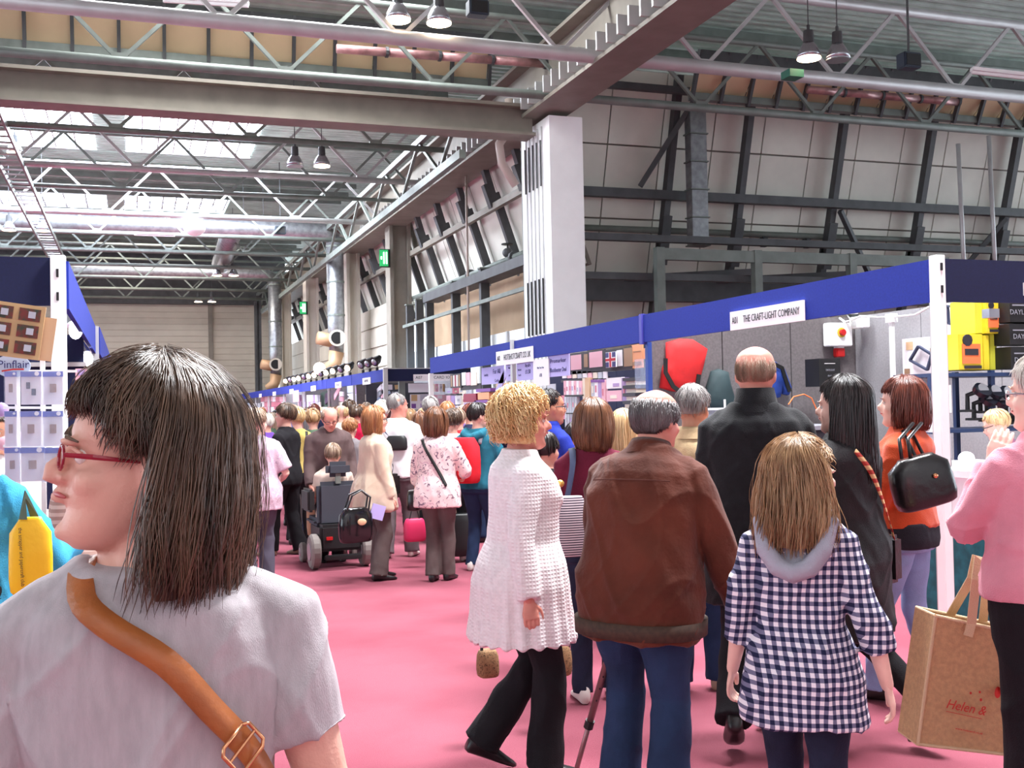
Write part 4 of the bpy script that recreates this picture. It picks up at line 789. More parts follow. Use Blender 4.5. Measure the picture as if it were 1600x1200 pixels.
HEADR = [(-.004, .066, .03, .020), (.006, .078, .0, .034), (.018, .084, -.022, .043), (.034, .083, -.042, .052), (.05, .078, -.06, .059), (.064, .084, -.07, .063), (.074, .081, -.077, .066), (.09, .081, -.085, .069), (.106, .079, -.092, .071), (.118, .073, -.096, .072), (.132, .080, -.100, .0735), (.15, .083, -.102, .0755), (.172, .078, -.099, .0745), (.19, .064, -.09, .068), (.206, .044, -.07, .054), (.218, .018, -.042, .034), (.225, -.005, -.025, .014)]
def head_shape(mb, T, nose=1.):
    rings = []
    for z, f, b, w_ in HEADR:
        yc = (f * .45 + b * .55); r = []
        for j in range(24):
            t = 2 * math.pi * j / 24; c, s_ = math.cos(t), math.sin(t)
            r.append(T(Vector((w_ * math.copysign(abs(c) ** .9, c), yc + ((f - yc) if s_ > 0 else (yc - b)) * math.copysign(abs(s_) ** .92, s_), z))))
        rings.append(r)
    mb.loft(rings)
    q = [(0, .080, .128), (0, .090, .112), (0, .102, .098), (0, .104, .090), (0, .086, .083)]
    mb.tube([T(Vector(p)) for p in q], [.006, .0085, .012 * nose, .0125 * nose, .008], 8, round_end=True)
    for s_ in (-1, 1):
        mb.ell(T(Vector((s_ * .012, .088, .088))), (.008, .010, .008), 8, 6); mb.ell(T(Vector((s_ * .075, -.012, .105))), (.010, .021, .032), 10, 8); mb.ell(T(Vector((s_ * .036, .050, .086))), (.028, .024, .026), 10, 8)
        mb.ell(T(Vector((s_ * .032, .076, .136))), (.024, .009, .007), 8, 6)
    mb.ell(T(Vector((0, .083, .060))), (.021, .009, .006), 10, 6); mb.ell(T(Vector((0, .084, .068))), (.019, .009, .005), 10, 6); mb.ell(T(Vector((0, .074, .018))), (.020, .016, .014), 10, 8)
def hand_shape(mb, T, side, curl=.5, sc=1.):
    """wrist at origin, fingers along -Z, palm facing -X*side, thumb forward (+Y)"""
    def V(x, y, z): return T(Vector((x * side, y, z)) * sc)
    mb.loft([[V(.014 * math.cos(t), .024 * math.sin(t), .02) for t in [2 * math.pi * j / 12 for j in range(12)]], [V(.014 * math.cos(t), .028 * math.sin(t), -.02) for t in [2 * math.pi * j / 12 for j in range(12)]],
             [V(.0135 * math.cos(t), .039 * math.sin(t), -.06) for t in [2 * math.pi * j / 12 for j in range(12)]], [V(.010 * math.cos(t), .037 * math.sin(t), -.088) for t in [2 * math.pi * j / 12 for j in range(12)]]])
    for y, L, r in ((.030, .070, .0085), (.0105, .078, .0088), (-.009, .073, .0083), (-.028, .057, .0075)):
        p = Vector((0, y, -.082)); pts = [p]; a = .12 + curl * .25
        for k, f in enumerate((.45, .32, .23)):
            p = p + Vector((-math.sin(a), y * .25 * (1 - curl) * .5, -math.cos(a))) * L * f; pts.append(p); a += curl * (1.0 if k == 0 else .9)
        mb.tube([V(*q) for q in pts], [r * sc, r * .95 * sc, r * .88 * sc, r * .75 * sc], 8, round_end=True)
    mb.tube([V(-.002, .022, -.028), V(-.012, .046, -.050), V(-.018, .054, -.074), V(-.022, .052, -.094)], [.013 * sc, .0115 * sc, .0095 * sc, .008 * sc], 8, round_end=True)
def hair_mesh(T, sp, rg):
    """T maps head space; sp: style numbers"""
    vol = sp.get('vol', .012); L = sp.get('L', 0.); n = sp.get('n', 300); r = sp.get('r', .002); curl = sp.get('curl', 0.); fr = R(sp.get('front', 60)); side = R(sp.get('side', 92)); back = R(sp.get('back', 122)); bald = sp.get('bald', 0); wild = sp.get('wild', .006); tuck = sp.get('tuck', .25)
    cz = .128; rx, ry, rz = .0775 + vol, .098 + vol * 1.1, .099 + vol * .8; cy = -.010; seed = rg.random() * 50; flare = sp.get('flare', 0.)
    def pend(az):
        a = abs(az)
        if a < R(48): return fr
        if a < R(75): return fr + (side - fr) * (a - R(48)) / R(27)
        return side + (back - side) * min(1, (a - R(75)) / R(60))
    def path(az, off, k, lmul=1., jit=.5):
        a = abs(az); pe = pend(az); hang = L != 0 and a > R(sp.get('hang', 55)); pm = min(pe, R(88)) if hang else pe
        p0 = R(3) + (R(bald) * (.75 + .45 * jit) if bald else 0); pe = max(pe, p0 + .08) if bald else pe; pm = max(pm, p0 + .08) if bald else pm; pts = []
        if not hang and not bald: pm *= .84 + .22 * jit
        m_ = k if not hang else int(k * .55)
        for i in range(m_):
            ph = p0 + (pm - p0) * i / (m_ - 1); o = 1 + off
            if not hang: tq = i / (m_ - 1); o = 1 + off * (1 - .7 * tq ** 2) - (vol / .09) * .75 * tq ** 3
            s_ = math.sin(ph); pts.append(Vector((rx * o * s_ * math.sin(az), cy - .012 * math.cos(ph) + ry * o * s_ * math.cos(az), cz + rz * o * math.cos(ph))))
        if hang:
            q = pts[-1]; z1 = .05 - (L + .05) * lmul; cx = Vector((0, -.03, 0))
            for i in range(1, k - m_ + 1):
                t = i / (k - m_); z = q.z + (z1 - q.z) * t; f = 1 + flare * math.sin(t * 2.4) - tuck * t * t
                pts.append(Vector((q.x * f, cx.y + (q.y - cx.y) * f, z)))
        return pts
    mb = MB(); K = 16; A = 36; outer = []; inner = []
    if not bald:
        for i in range(A):
            az = -math.pi + 2 * math.pi * i / A + .001; ps = path(az, -.02, K); 
            ps = [p + Vector((p.x, p.y, 0)).normalized() * (noise.noise(Vector((p.x * 25 + seed, p.y * 25, p.z * 9))) * vol * .5) for p in ps]
            outer.append(ps); inner.append([Vector((p.x * .86, cy + (p.y - cy) * .86, cz + (p.z - cz) * (.88 if p.z > cz else 1.0))) for p in ps])
        base = len(mb.v)
        for g in (outer, inner):
            for ps in g: mb.v += [T(p) for p in ps]
        def I(g, i, j): return base + g * A * K + (i % A) * K + j
        for i in range(A):
            for j in range(K - 1): mb.f.append((I(0, i, j), I(0, i + 1, j), I(0, i + 1, j + 1), I(0, i, j + 1))); mb.f.append((I(1, i, j), I(1, i, j + 1), I(1, i + 1, j + 1), I(1, i + 1, j)))
            mb.f.append((I(0, i, K - 1), I(0, i + 1, K - 1), I(1, i + 1, K - 1), I(1, i, K - 1)))
    kk = sp.get('k', 10); ncl = max(12, n // 14); cl = [(rg.uniform(-math.pi, math.pi), rg.uniform(.86, 1.08)) for _ in range(ncl)]
    for i in range(n):
        caz, cl_l = cl[i % ncl]; az = caz + rg.gauss(0, .07)
        az = (az + math.pi) % (2 * math.pi) - math.pi
        if bald and abs(az) < R(58): continue
        wl = min(.12, abs(rg.gauss(0, 1)) * wild * 6) if rg.random() < .12 else 0
        off = rg.uniform(-.01, .05 + wild * 4) + wl
        lv = sp.get('lv', .08); ps = path(az, off, kk, cl_l * rg.uniform(1 - lv * 1.6, 1 + lv), rg.random()); ph = rg.random() * 6.28; tw = rg.uniform(-1, 1) * sp.get('swirl', .10)
        out = []; st = rg.choice((0, 0, 0, 1, 2)) if not bald else 0
        if curl: st = rg.randrange(0, max(1, len(ps) - 7)); ps = ps[st:st + rg.randint(6, 9)]; st = 0
        for j, p in enumerate(ps[st:]):
            t = j / max(1, len(ps) - 1); ang = tw * t; p = Vector((p.x * math.cos(ang) - (p.y - cy) * math.sin(ang), cy + p.x * math.sin(ang) + (p.y - cy) * math.cos(ang), p.z))
            wv = wild * t * 1.5; d = Vector((math.sin(ph + 2.2 * t * 3), math.cos(ph * 1.7 + t * 5), math.sin(ph * 2.3 + t * 4) * .4)) * wv
            if curl: d = d + (Vector((math.cos(ph + j * 1.1), math.sin(ph + j * 1.1), math.sin(ph * 2 + j * 1.3)))) * curl
            out.append(T(p + d))
        m_ = len(out)
        if m_ < 3: continue
        mb.tube(out, [r * (.45 if wl > .02 else 1) * (.8 + .4 * math.sin(math.pi * (q + .5) / m_)) * (1 if q < m_ - 1 else .25) for q in range(m_)], 3 if r < .004 else 4)
    me = mb.mesh('hair'); me.polygons.foreach_set('use_smooth', [True] * len(me.polygons)); return me
def nz(v): return v.normalized()
PEOPLE = {}
def person(key, label, px, D, H, face, look=None, sex='f', g=0., lean=0., stoop=0., tilt=0., arms=((8, 8, 10, 0), (8, 8, 10, 0)), feet=((-.09, 0, 0), (.09, 0, 0)), skin=None, hair=None, haircol='brown', top=None, bottom=None, shoes=None, under=None,
           vox=.014, hands=False, curl=.5, facep=False, glasses=None, seat=None, loc=None, rollh=0., group=None, fold=.006, noface=False, sh=0.):
    s = H / 1.7; skin = skin or SKIN; look = face if look is None else look; rg = random.Random(key)
    if loc is None: p = at(px, 600, D=D); loc = Vector((p.x, p.y, 0))
    azi = math.atan2(loc[0], loc[1]); rz = -(azi + R(face)); root = empty('person', loc, rz, label, 'person', group)
    T_ = TF if sex == 'f' else TM; le, sto = R(lean), R(stoop); z0 = .95
    def Wp(p):
        """bend the upper body; p in unscaled body space"""
        p = Vector(p)
        if p.z > z0 and (le or sto):
            t = min(1, (p.z - z0) / .45); a = le * min(1, (p.z - z0) / .25 + .3) + sto * t * t; y, z = p.y, p.z - z0
            p = Vector((p.x, y * math.cos(a) + z * math.sin(a), z0 + z * math.cos(a) - y * math.sin(a)))
        return p * s
    def gw(z): return g * max(0, 1 - abs(z - 1.02) / .42)
    def ring(z, t=0., fl=0., n=28):
        rx, yf, yb = prof(T_, z); q = gw(z); return [Wp(p) for p in sring(z, rx + q + t + fl + sh * (z > 1.2), yf + q * 1.5 + t + fl, yb + q * .6 + t + fl, n)]
    sx = (.160 if sex == 'f' else .178) + g * .15 + sh; SZ = 1.340
    # head transform
    HS = 1.085; hp = Wp((0, .020, 1.4555)); yaw = -R(look - face); tl = R(tilt) ; hm = Matrix.Rotation(yaw, 3, 'Z') @ Matrix.Rotation(R(rollh), 3, 'Y') @ Matrix.Rotation(-tl, 3, 'X')
    piv = Vector((0, -.03, .02))
    def HT(p): return hp + (hm @ (Vector(p) - piv) + piv) * s * HS
    # arms
    J = {}
    for i, sd in enumerate((-1, 1)):
        a = arms[i]; S = Wp((sd * sx, -.005, SZ)); ab, sw, eb, inw = [R(v) for v in a[:4]]
        d = Vector((sd * math.sin(ab), math.sin(sw) * math.cos(ab), -math.cos(sw) * math.cos(ab))); E = S + d * .285 * s
        f = Vector((-sd * math.sin(inw), math.cos(inw), 0)); f = nz(f - d * f.dot(d)); d2 = nz(d * math.cos(eb) + f * math.sin(eb)); Wr = E + d2 * .245 * s
        J[sd] = (S, E, Wr, d, d2, a[4] if len(a) > 4 else 0)
    # legs
    LG = {}
    for i, sd in enumerate((-1, 1)):
        fx_, fy, lf = feet[i][:3]; hip = Vector((sd * .088, 0, .90)); zz = 0
        if seat: hip = Vector((sd * .088, 0, seat))
        an = Vector((fx_, fy, .085 + lf)); v = an - hip; dl = v.length
        a, b = .425, .405
        if dl > a + b - .003: v = v * ((a + b - .003) / dl); dl = a + b - .003
        ca = (a * a + dl * dl - b * b) / (2 * a * dl); ca = max(-1, min(1, ca)); sa = math.sqrt(1 - ca * ca); dn = v.normalized(); fw = nz(Vector((0, 1, .0)) - dn * dn.y)
        kn = hip + dn * a * ca + fw * a * sa; LG[sd] = (hip * s, kn * s, (hip + v) * s, lf)
    dz = (seat - .9) * s if seat else 0
    if dz:
        ow, oh = Wp, HT; sh_ = Vector((0, 0, dz))
        Wp2 = lambda p: ow(p) + sh_
        for sd in J: S, E, Wr, d, d2, f = J[sd]; J[sd] = (S + sh_, E + sh_, Wr + sh_, d, d2, f)
        hp = hp + sh_
    else: Wp2 = Wp; sh_ = Vector((0, 0, 0))
    def rr(z, t=0., fl=0.): return [p + sh_ for p in ring(z, t, fl)]
    # ---- body
    mb = MB(); zs = [.80, .86, .95, 1.05, 1.15, 1.25, 1.33, 1.37, 1.40, 1.43, 1.465]; mb.loft([rr(z, -.012) for z in zs])
    nb = Wp2((0, -.012, 1.42)); mb.tube([nb, HT((0, -.028, .0)), HT((0, -.02, .06))], [.062 * s, .054 * s, .052 * s] if sex == 'f' else [.068 * s, .061 * s, .058 * s], 14); head_shape(mb, HT)
    for sd in (-1, 1):
        S, E, Wr, d, d2, _ = J[sd]; mb.tube([Wp2((sd * sx * .6, 0, SZ + .01)), S, S.lerp(E, .5), E, E.lerp(Wr, .4), Wr], [.045 * s, .046 * s, (.042 + g * .2) * s, .036 * s, .035 * s, .024 * s], 12, round_end=True)
        h, k, a, lf = LG[sd]; mb.tube([h, h.lerp(k, .5), k, k.lerp(a, .35), a], [.08 * s, .066 * s, .048 * s, .05 * s, .034 * s], 12, round_end=True)
    body = link('body', remeshed(mb, vox * s if not noface else vox * 1.4, 2), root); body.data.materials.append(skin)
    # ---- lower clothes
    if bottom:
        bt = dict(w=.012, hem=.02, flare=0.); bt.update(bottom); mb = MB(); t = bt['w']
        if bt.get('skirt'):
            zz = [bt['skirt'], .5, .7, .82, .95, 1.04]; zz = sorted(z for z in zz if z >= bt['skirt']); mb.loft([[Wp2(p) for p in sring(z, prof(T_, z)[0] + t + gw(z), prof(T_, z)[1] + t + gw(z), prof(T_, z)[2] + t + gw(z))] for z in zz])
        else:
            mb.loft([rr(z, t) for z in (.80, .86, .95, 1.02)])
            for sd in (-1, 1):
                h, k, a, lf = LG[sd]; end = a + nz(a - k) * (.05 - bt['hem']) * s; fl = bt['flare']
                mb.tube([h + Vector((0, 0, .04)), h.lerp(k, .35), h.lerp(k, .75), k, k.lerp(a, .45), a, end], [(.09 + t + g * .3) * s, (.082 + t + g * .3) * s, (.062 + t) * s, (.055 + t) * s, (.052 + t + fl * .4) * s, (.046 + t + fl) * s, (.047 + t + fl * 1.1) * s], 16)
        m_ = bt['m']; o = link('skirt' if bt.get('skirt') else 'trousers', remeshed(mb, vox * s, 2, folds(fold * .8, 9, 30, rg.random() * 6)), root); o.data.materials.append(m_)
    if top:
        tp = dict(t=.016, hem=.86, flare=0., sleeve='long', st=.012); tp.update(top); mb = MB(); t = tp['t']; zs = sorted(set([tp['hem']] + [z for z in (.62, .74, .80, .86, .95, 1.05, 1.15, 1.25, 1.33, 1.375, 1.41, 1.435) if z > tp['hem'] + .02 and z < tp.get('topz', 1.455) - .01] + [tp.get('topz', 1.455)]))
        fl = lambda z: tp['flare'] * max(0, (1.05 - z) / (1.05 - tp['hem'] + 1e-6)) if tp['hem'] < 1.0 else 0
        mb.loft([rr(z, t * (1 if z < 1.38 else .6), fl(z)) for z in zs])
        for sd in (-1, 1):
            S, E, Wr, d, d2, _ = J[sd]; q = tp['st']; base = [Wp2((sd * sx * .40, -.005, SZ + .052)), Wp2((sd * sx * .75, -.005, SZ + .024)), S]; rb = [.050 * s, (.046 + q * .8) * s, (.048 + q) * s]
            gq = g * .2; full = base + [S.lerp(E, .5), E, E.lerp(Wr, .5), Wr]; fr_ = rb + [(.044 + q + gq) * s, (.042 + q) * s, (.037 + q) * s, (.030 + q * 1.1) * s]
            if tp['sleeve'] == 'short': full = base + [S.lerp(E, .35), S.lerp(E, tp.get('sl', .68))]; fr_ = rb + [(.046 + q + gq) * s, (.048 + q + gq) * s]
            elif tp['sleeve'] == '34': full = base + [S.lerp(E, .5), E, E.lerp(Wr, .45)]; fr_ = fr_[:5] + [(.040 + q) * s]
            elif tp['sleeve'] == 'cap': full = base; fr_ = rb
            if tp['sleeve'] != 'none': mb.tube(full, fr_, 16)
        if tp.get('bust'):
            for sd in (-1, 1): mb.ell(Wp2((sd * .07, .10 + t, 1.235)), (.062 * s, .05 * s, .06 * s), 12, 10)
        if tp.get('hood'): mb.tube([Wp2((-.12, -.02, 1.44)), Wp2((-.10, -.11, 1.40)), Wp2((0, -.15, 1.35)), Wp2((.10, -.11, 1.40)), Wp2((.12, -.02, 1.44))], [.03 * s, .045 * s, .05 * s, .045 * s, .03 * s], 12, round_end=True)
        hemk = tp.get('pleat'); me = remeshed(mb, vox * s, tp.get('sm', 4), folds(tp.get('fold', fold), 6, 20, rg.random() * 6, (tp['hem'] * s, 1.1 * s, hemk[0], hemk[1]) if hemk else None))
        o = link(tp.get('name', 'top'), me, root); me.materials.append(tp['m'])
        if tp.get('collar'):
            mb = MB(); n = 20; rings = []
            for zz, rr_ in ((1.42, .085), (1.465, .074), (1.482, .078), (1.46, .088), (1.415, .108)): rings.append([Wp2((rr_ * math.cos(2 * math.pi * j / n), -.012 + rr_ * 1.0 * math.sin(2 * math.pi * j / n) + .0, zz)) for j in range(n)])
            mb.loft(rings, cap=False); cme = mb.mesh('collar'); cme.polygons.foreach_set('use_smooth', [True] * len(cme.polygons)); o = link('collar', cme, root); cme.materials.append(tp.get('cm', tp['m']))
    if under: 
        ud = dict(hem=.84); ud.update(under); mb = MB(); mb.loft([rr(z, ud.get('t', .006)) for z in (ud['hem'], .86, .90, .955)]); me = remeshed(mb, vox * s, 2, folds(.003, 8, 30, 2)); o = link('undershirt', me, root); me.materials.append(ud['m'])
    # ---- feet
    sm_ = shoes or mat('black shoe', (26, 24, 26), .35)
    for sd in (-1, 1):
        h, k, a, lf = LG[sd]; pit = R(min(55, lf * 330)); yw = Matrix.Rotation(-sd * .12, 3, 'Z') @ Matrix.Rotation(-pit, 3, 'X'); mb = MB()
        def FT(x, y, z): return a + yw @ (Vector((x, y, z)) * s)
        rings = []
        for y, w_, h0, h1 in ((-.068, .022, -.075, -.03), (-.055, .032, -.083, .015), (-.01, .036, -.083, .02), (.04, .038, -.083, -.005), (.09, .044, -.084, -.03), (.135, .044, -.084, -.045), (.17, .034, -.083, -.055), (.185, .018, -.080, -.062)):
            rings.append([FT(w_ * math.copysign(abs(math.cos(t)) ** .7, math.cos(t)), y, (h0 + h1) / 2 + (h1 - h0) / 2 * math.copysign(abs(math.sin(t)) ** .8, math.sin(t))) for t in [2 * math.pi * j / 14 for j in range(14)]])
        mb.loft(rings); sm2 = mb.mesh('shoe'); sm2.polygons.foreach_set('use_smooth', [True] * len(sm2.polygons)); o = link('shoe', sm2, root); sm2.materials.append(sm_)
    # ---- hands
    for sd in (-1, 1):
        S, E, Wr, d, d2, roll = J[sd]; z_ = -d2; x_ = Vector((1, 0, 0)) - z_ * z_.x
        if x_.length < .2: x_ = Vector((0, 0, 1)) - z_ * z_.z
        x_ = nz(x_); y_ = z_.cross(x_); M = Matrix((x_, y_, z_)).transposed() @ Matrix.Rotation(R(roll) * sd, 3, 'Z')
        mb = MB(); hand_shape(mb, lambda p: Wr + M @ (p * s), sd, curl, .95 if sex == 'f' else 1.05)
        if hands: me = remeshed(mb, .0035, 1)
        else: me = mb.mesh('hand'); me.polygons.foreach_set('use_smooth', [True] * len(me.polygons))
        o = link('hand', me, root); me.materials.append(skin)
    # ---- hair and face
    if hair is not None: me = hair_mesh(HT, hair, rg); me.materials.append(H_[haircol]); link('hair', me, root)
    if facep:
        for sd in (-1, 1):
            e_ = MB().ell(HT((sd * .031, .0665, .117)), (.0112 * s,) * 3, 12, 8).build('eye', EYEW, root, smooth=True, org=(0, 0, 0)); 
            c_ = HT((sd * .031, .0682, .117)); MB().ell(c_, (.0062 * s, .0108 * s, .0062 * s), 10, 8, hm).build('iris', EYED, e_, smooth=True, org=(0, 0, 0))
            MB().tube([HT((sd * .014, .086, .136)), HT((sd * .032, .088, .141)), HT((sd * .052, .074, .136))], [.0022 * s, .003 * s, .0015 * s], 6).build('eyebrow', H_[haircol] if haircol not in ('white', 'golden', 'blond') else H_['light brown'], root, org=(0, 0, 0))
            MB().tube([HT((sd * .017, .073, .122)), HT((sd * .032, .079, .1265)), HT((sd * .046, .068, .121))], .003 * s, 6).build('eyelid', skin, root, org=(0, 0, 0))
        MB().tube([HT((-.022, .083, .0635)), HT((0, .0935, .066)), HT((.022, .083, .0635))], [.002, .0048 * s, .002], 8).build('lips', LIP, root, smooth=True, org=(0, 0, 0))
    if glasses:
        gm = glasses; mb = MB(); fr_ = empty('glasses', (0, 0, 0)); fr_.parent = root
        for sd in (-1, 1):
            q = [HT((sd * .034 + .023 * math.cos(t), .096 - abs(sd * .034 + .023 * math.cos(t)) * .12, .114 + .015 * math.sin(t))) for t in [2 * math.pi * j / 14 for j in range(15)]]
            MB().tube(q, .0022 * s, 6).build('rim', gm, fr_, org=(0, 0, 0))
            MB().tube([HT((sd * .058, .088, .119)), HT((sd * .074, .055, .119)), HT((sd * .0755, -.01, .116))], [.0035 * s, .0042 * s, .002 * s], 6).build('temple', gm, fr_, org=(0, 0, 0))
        MB().tube([HT((-.012, .095, .117)), HT((.012, .095, .117))], .0018, 6).build('bridge', gm, fr_, org=(0, 0, 0))
    Mw = Matrix.Translation(Vector(loc)) @ Matrix.Rotation(rz, 4, 'Z')
    fig = dict(root=root, s=s, W=Wp2, HT=HT, J=J, LG=LG, M=Mw, prof=lambda z: prof(T_, z), gw=gw, rz=rz, loc=Vector(loc), H=H, skin=skin)
    def surf(x, z, back=True, off=.02):
        rx, yf, yb = prof(T_, z); q = gw(z); u = min(.98, abs(x) / (rx + q + off)); y = (1 - u ** 2.35) ** .425
        return Wp2((x, (-(yb + q * .6 + off) if back else (yf + q * 1.5 + off)) * y, z))
    fig['surf'] = surf; PEOPLE[key] = fig; return fig
def strap(fig, key, name, m, pts, w_, parent, t=.004):
    """pts in person space -> strap mesh under a bag root (world)"""
    P_ = [fig['M'] @ p for p in pts]; P2 = []
    for i in range(len(P_) - 1):
        a = P_[max(0, i - 1)]; b = P_[i]; c = P_[i + 1]; d = P_[min(len(P_) - 1, i + 2)]
        for u in (0, .25, .5, .75): P2.append(.5 * ((2 * b) + (c - a) * u + (2 * a - 5 * b + 4 * c - d) * u * u + (3 * b - a - 3 * c + d) * u ** 3))
    P2.append(P_[-1]); cen = sum(P_, Vector()) / len(P_); ax = fig['M'] @ Vector((0, 0, 0)); nr = []
    for p in P2: v = p - ax; u_ = max(0., min(1., (p.z / fig['s'] - 1.28) / .15)); h_ = Vector((v.x, v.y, 0)).normalized(); nr.append((h_ * (1 - u_ * .75) + Vector((0, 0, u_))).normalized())
    return MB().ribbon(P2, nr, w_, t).build(name, m, parent, smooth=True)
def bag(name, label, c, w_, d_, h, m, rz=0., cat='bag', sag=.0, taper=.85, bulge=1., parent=None, tiltm=None, extra=None):
    """soft box bag around centre c"""
    e = empty(name, c, 0, label, cat); mb = MB(); Mz = (tiltm or Matrix.Identity(3)) ; Mz = Matrix.Rotation(rz, 3, 'Z') @ Mz; rings = []; n = 24
    for k, (zz, q) in enumerate(((-.5, .80), (-.46, .93), (-.3, 1.0 * bulge), (0, 1.0 * bulge), (.3, .95), (.46, taper), (.5, taper * .9))):
        rings.append([Vector(c) + Mz @ Vector((w_ / 2 * q * math.copysign(abs(math.cos(t)) ** .6, math.cos(t)), d_ / 2 * q * math.copysign(abs(math.sin(t)) ** .75, math.sin(t)), h * zz - sag * (1 - (math.cos(t)) ** 2) * (zz > .2))) for t in [2 * math.pi * j / n for j in range(n)]])
    mb.loft(rings); mb.build('bag_body', m, e, smooth=True); return e, Mz
TROB = clothmat('black trousers', (28, 26, 30)); DENIM = clothmat('blue denim', (38, 54, 84), var=.2, scale=5); DENIML = clothmat('light blue denim', (132, 150, 188), var=.14, scale=5); DENIMD = clothmat('dark denim', (34, 38, 58), var=.2, scale=8); GREYT = clothmat('grey brown trousers', (92, 80, 78)); CHINO = clothmat('khaki trousers', (150, 128, 112))
SUEDE = clothmat('brown suede', (88, 43, 30), var=.28, scale=5, bump=.3, bscale=60, sheen=.1)
LEATH = mat('tan leather strap', (168, 96, 48), .45, var=.12, scale=12, bump=.15, bscale=120); BLEA = mat('black leather', (24, 22, 24), .28, bump=.5, bscale=14); GOLD = mat('gold metal', (214, 150, 110), .25, .9); SHOEB = mat('black shoe', (26, 24, 26), .35); SHOET = mat('tan shoe', (150, 126, 108), .6); SHOEW = mat('white trainer', (214, 206, 200), .6)

# ------------------------------------------------------------------ nearest people
TEE = clothmat('heather grey jersey', (178, 170, 174), var=.08, scale=22, stretch=(3, 3, .8), bump=.25, bscale=260, rough=.9)
f1 = person('foreground woman', 'woman in grey T-shirt with dark bob and red glasses, back turned, filling the left foreground', 236, 1.50, 1.595, 6, look=-94, sex='f', g=.022, tilt=-6, vox=.0055, arms=((14, 4, 12, 10), (15, -4, 8, 10)),
    hair=dict(L=.055, vol=.028, n=5200, r=.0009, k=14, wild=.012, front=62, side=90, hang=92, tuck=.10, flare=.08, swirl=.16, lv=.18), haircol='dark brown', top=dict(m=TEE, t=.014, hem=.80, sleeve='short', sl=.62, st=.013, name='t_shirt', fold=.009, topz=1.43), bottom=dict(m=TROB), facep=True, skin=SKIN, glasses=mat('dark red glasses frame', (150, 30, 50), .25), hands=False, fold=.009, sh=.012)
e = empty('crossbody_bag', f1['M'] @ f1['W']((.2, .05, .85)), label='tan leather crossbody bag on the woman in the grey T-shirt', cat='bag')
S = f1['surf']; pts = [S(-.07, 1.36, False, .03), f1['W']((-.092, .01, 1.442)), S(-.082, 1.405, True, .034), S(-.045, 1.37, True, .036), S(.03, 1.317, True, .036), S(.085, 1.25, True, .038), S(.138, 1.18, True, .042), S(.172, 1.10, True, .045), S(.19, 1.0, True, .05)]
strap(f1, 0, 'strap', LEATH, pts, .034, e, .005)
bx, _ = MB(), 0; c = f1['M'] @ f1['W']((.24, .0, .80)); 
MB().box(c, (.10, .26, .2), Matrix.Rotation(f1['rz'], 3, 'Z')).build('bag_body', LEATH, e, bevel=.02)
q = f1['M'] @ S(.128, 1.193, True, .050); d = ((f1['M'] @ S(.138, 1.18, True, .042)) - (f1['M'] @ S(.085, 1.25, True, .038))).normalized(); n_ = Vector((q.x - f1['loc'].x, q.y - f1['loc'].y, 0)).normalized(); a_ = d.cross(n_).normalized()
cor = [q + a_ * sx_ * .027 + d * sy_ * .021 for sx_, sy_ in ((-1, -1), (1, -1), (1, 1), (-1, 1), (-1, -1))]
cr = []
for i in range(4): cr += [cor[i].lerp(cor[i + 1], .15), cor[i].lerp(cor[i + 1], .85)]
MB().tube(cr + [cr[0]], .0028, 8).build('buckle', GOLD, e, smooth=True); MB().tube([q - a_ * .026 - d * .002, q + a_ * .026 - d * .002], .0022, 6).build('buckle_bar', GOLD, e)

KNIT = mat('white open knit', (236, 226, 228), .9, bump=.8, bscale=90, var=.05, scale=40, spec=.15)
def ribknit():
    m = KNIT.copy(); m.name = 'white grid knit'; nt = m.node_tree; b = nt.nodes['Principled BSDF']; tc = nt.nodes.new('ShaderNodeTexCoord'); sp = nt.nodes.new('ShaderNodeSeparateXYZ'); nt.links.new(tc.outputs['Object'], sp.inputs[0])
    def sn(o, k):
        a = nt.nodes.new('ShaderNodeMath'); a.operation = 'MULTIPLY'; a.inputs[1].default_value = k; nt.links.new(o, a.inputs[0]); c_ = nt.nodes.new('ShaderNodeMath'); c_.operation = 'SINE'; nt.links.new(a.outputs[0], c_.inputs[0]); return c_.outputs[0]
    u = nt.nodes.new('ShaderNodeMath'); u.operation = 'MAXIMUM'; nt.links.new(sn(sp.outputs[2], 420), u.inputs[0]); nt.links.new(sn(sp.outputs[1], 420), u.inputs[1])
    bp = nt.nodes.new('ShaderNodeBump'); bp.inputs['Strength'].default_value = .3; bp.inputs['Distance'].default_value = .005; nt.links.new(u.outputs[0], bp.inputs['Height']); nt.links.new(bp.outputs[0], b.inputs['Normal']); return m
GK = ribknit()
f2 = person('white cardigan woman', 'woman with curly golden hair in a long white knitted cardigan, walking right', 806, 4.6, 1.60, 78, sex='f', g=.030, lean=2, tilt=2, vox=.0085, arms=((6, 4, 14, 0), (12, -10, 14, 0)), feet=((-.08, -.16, .07), (.08, .08, 0)), skin=SKINR, curl=.6, hands=True,
    hair=dict(L=-.022, vol=.033, n=3600, r=.0021, curl=.011, k=26, wild=.008, front=66, side=100, back=130, hang=80, tuck=.22, lv=.14), haircol='golden', facep=True, top=dict(m=GK, t=.03, hem=.62, flare=.105, sleeve='long', st=.018, name='cardigan', pleat=(26, .008), bust=True, fold=.002, sm=2), bottom=dict(m=TROB, w=.018, flare=.02))
e = MB().ell(f2['M'] @ f2['W']((.035, .175, 1.30)), (.018, .018, .016), 10, 8).build('brooch', mat('gold brooch', (214, 170, 90), .3, .6), smooth=True); tag(e, 'small gold brooch on the white cardigan', 'brooch')
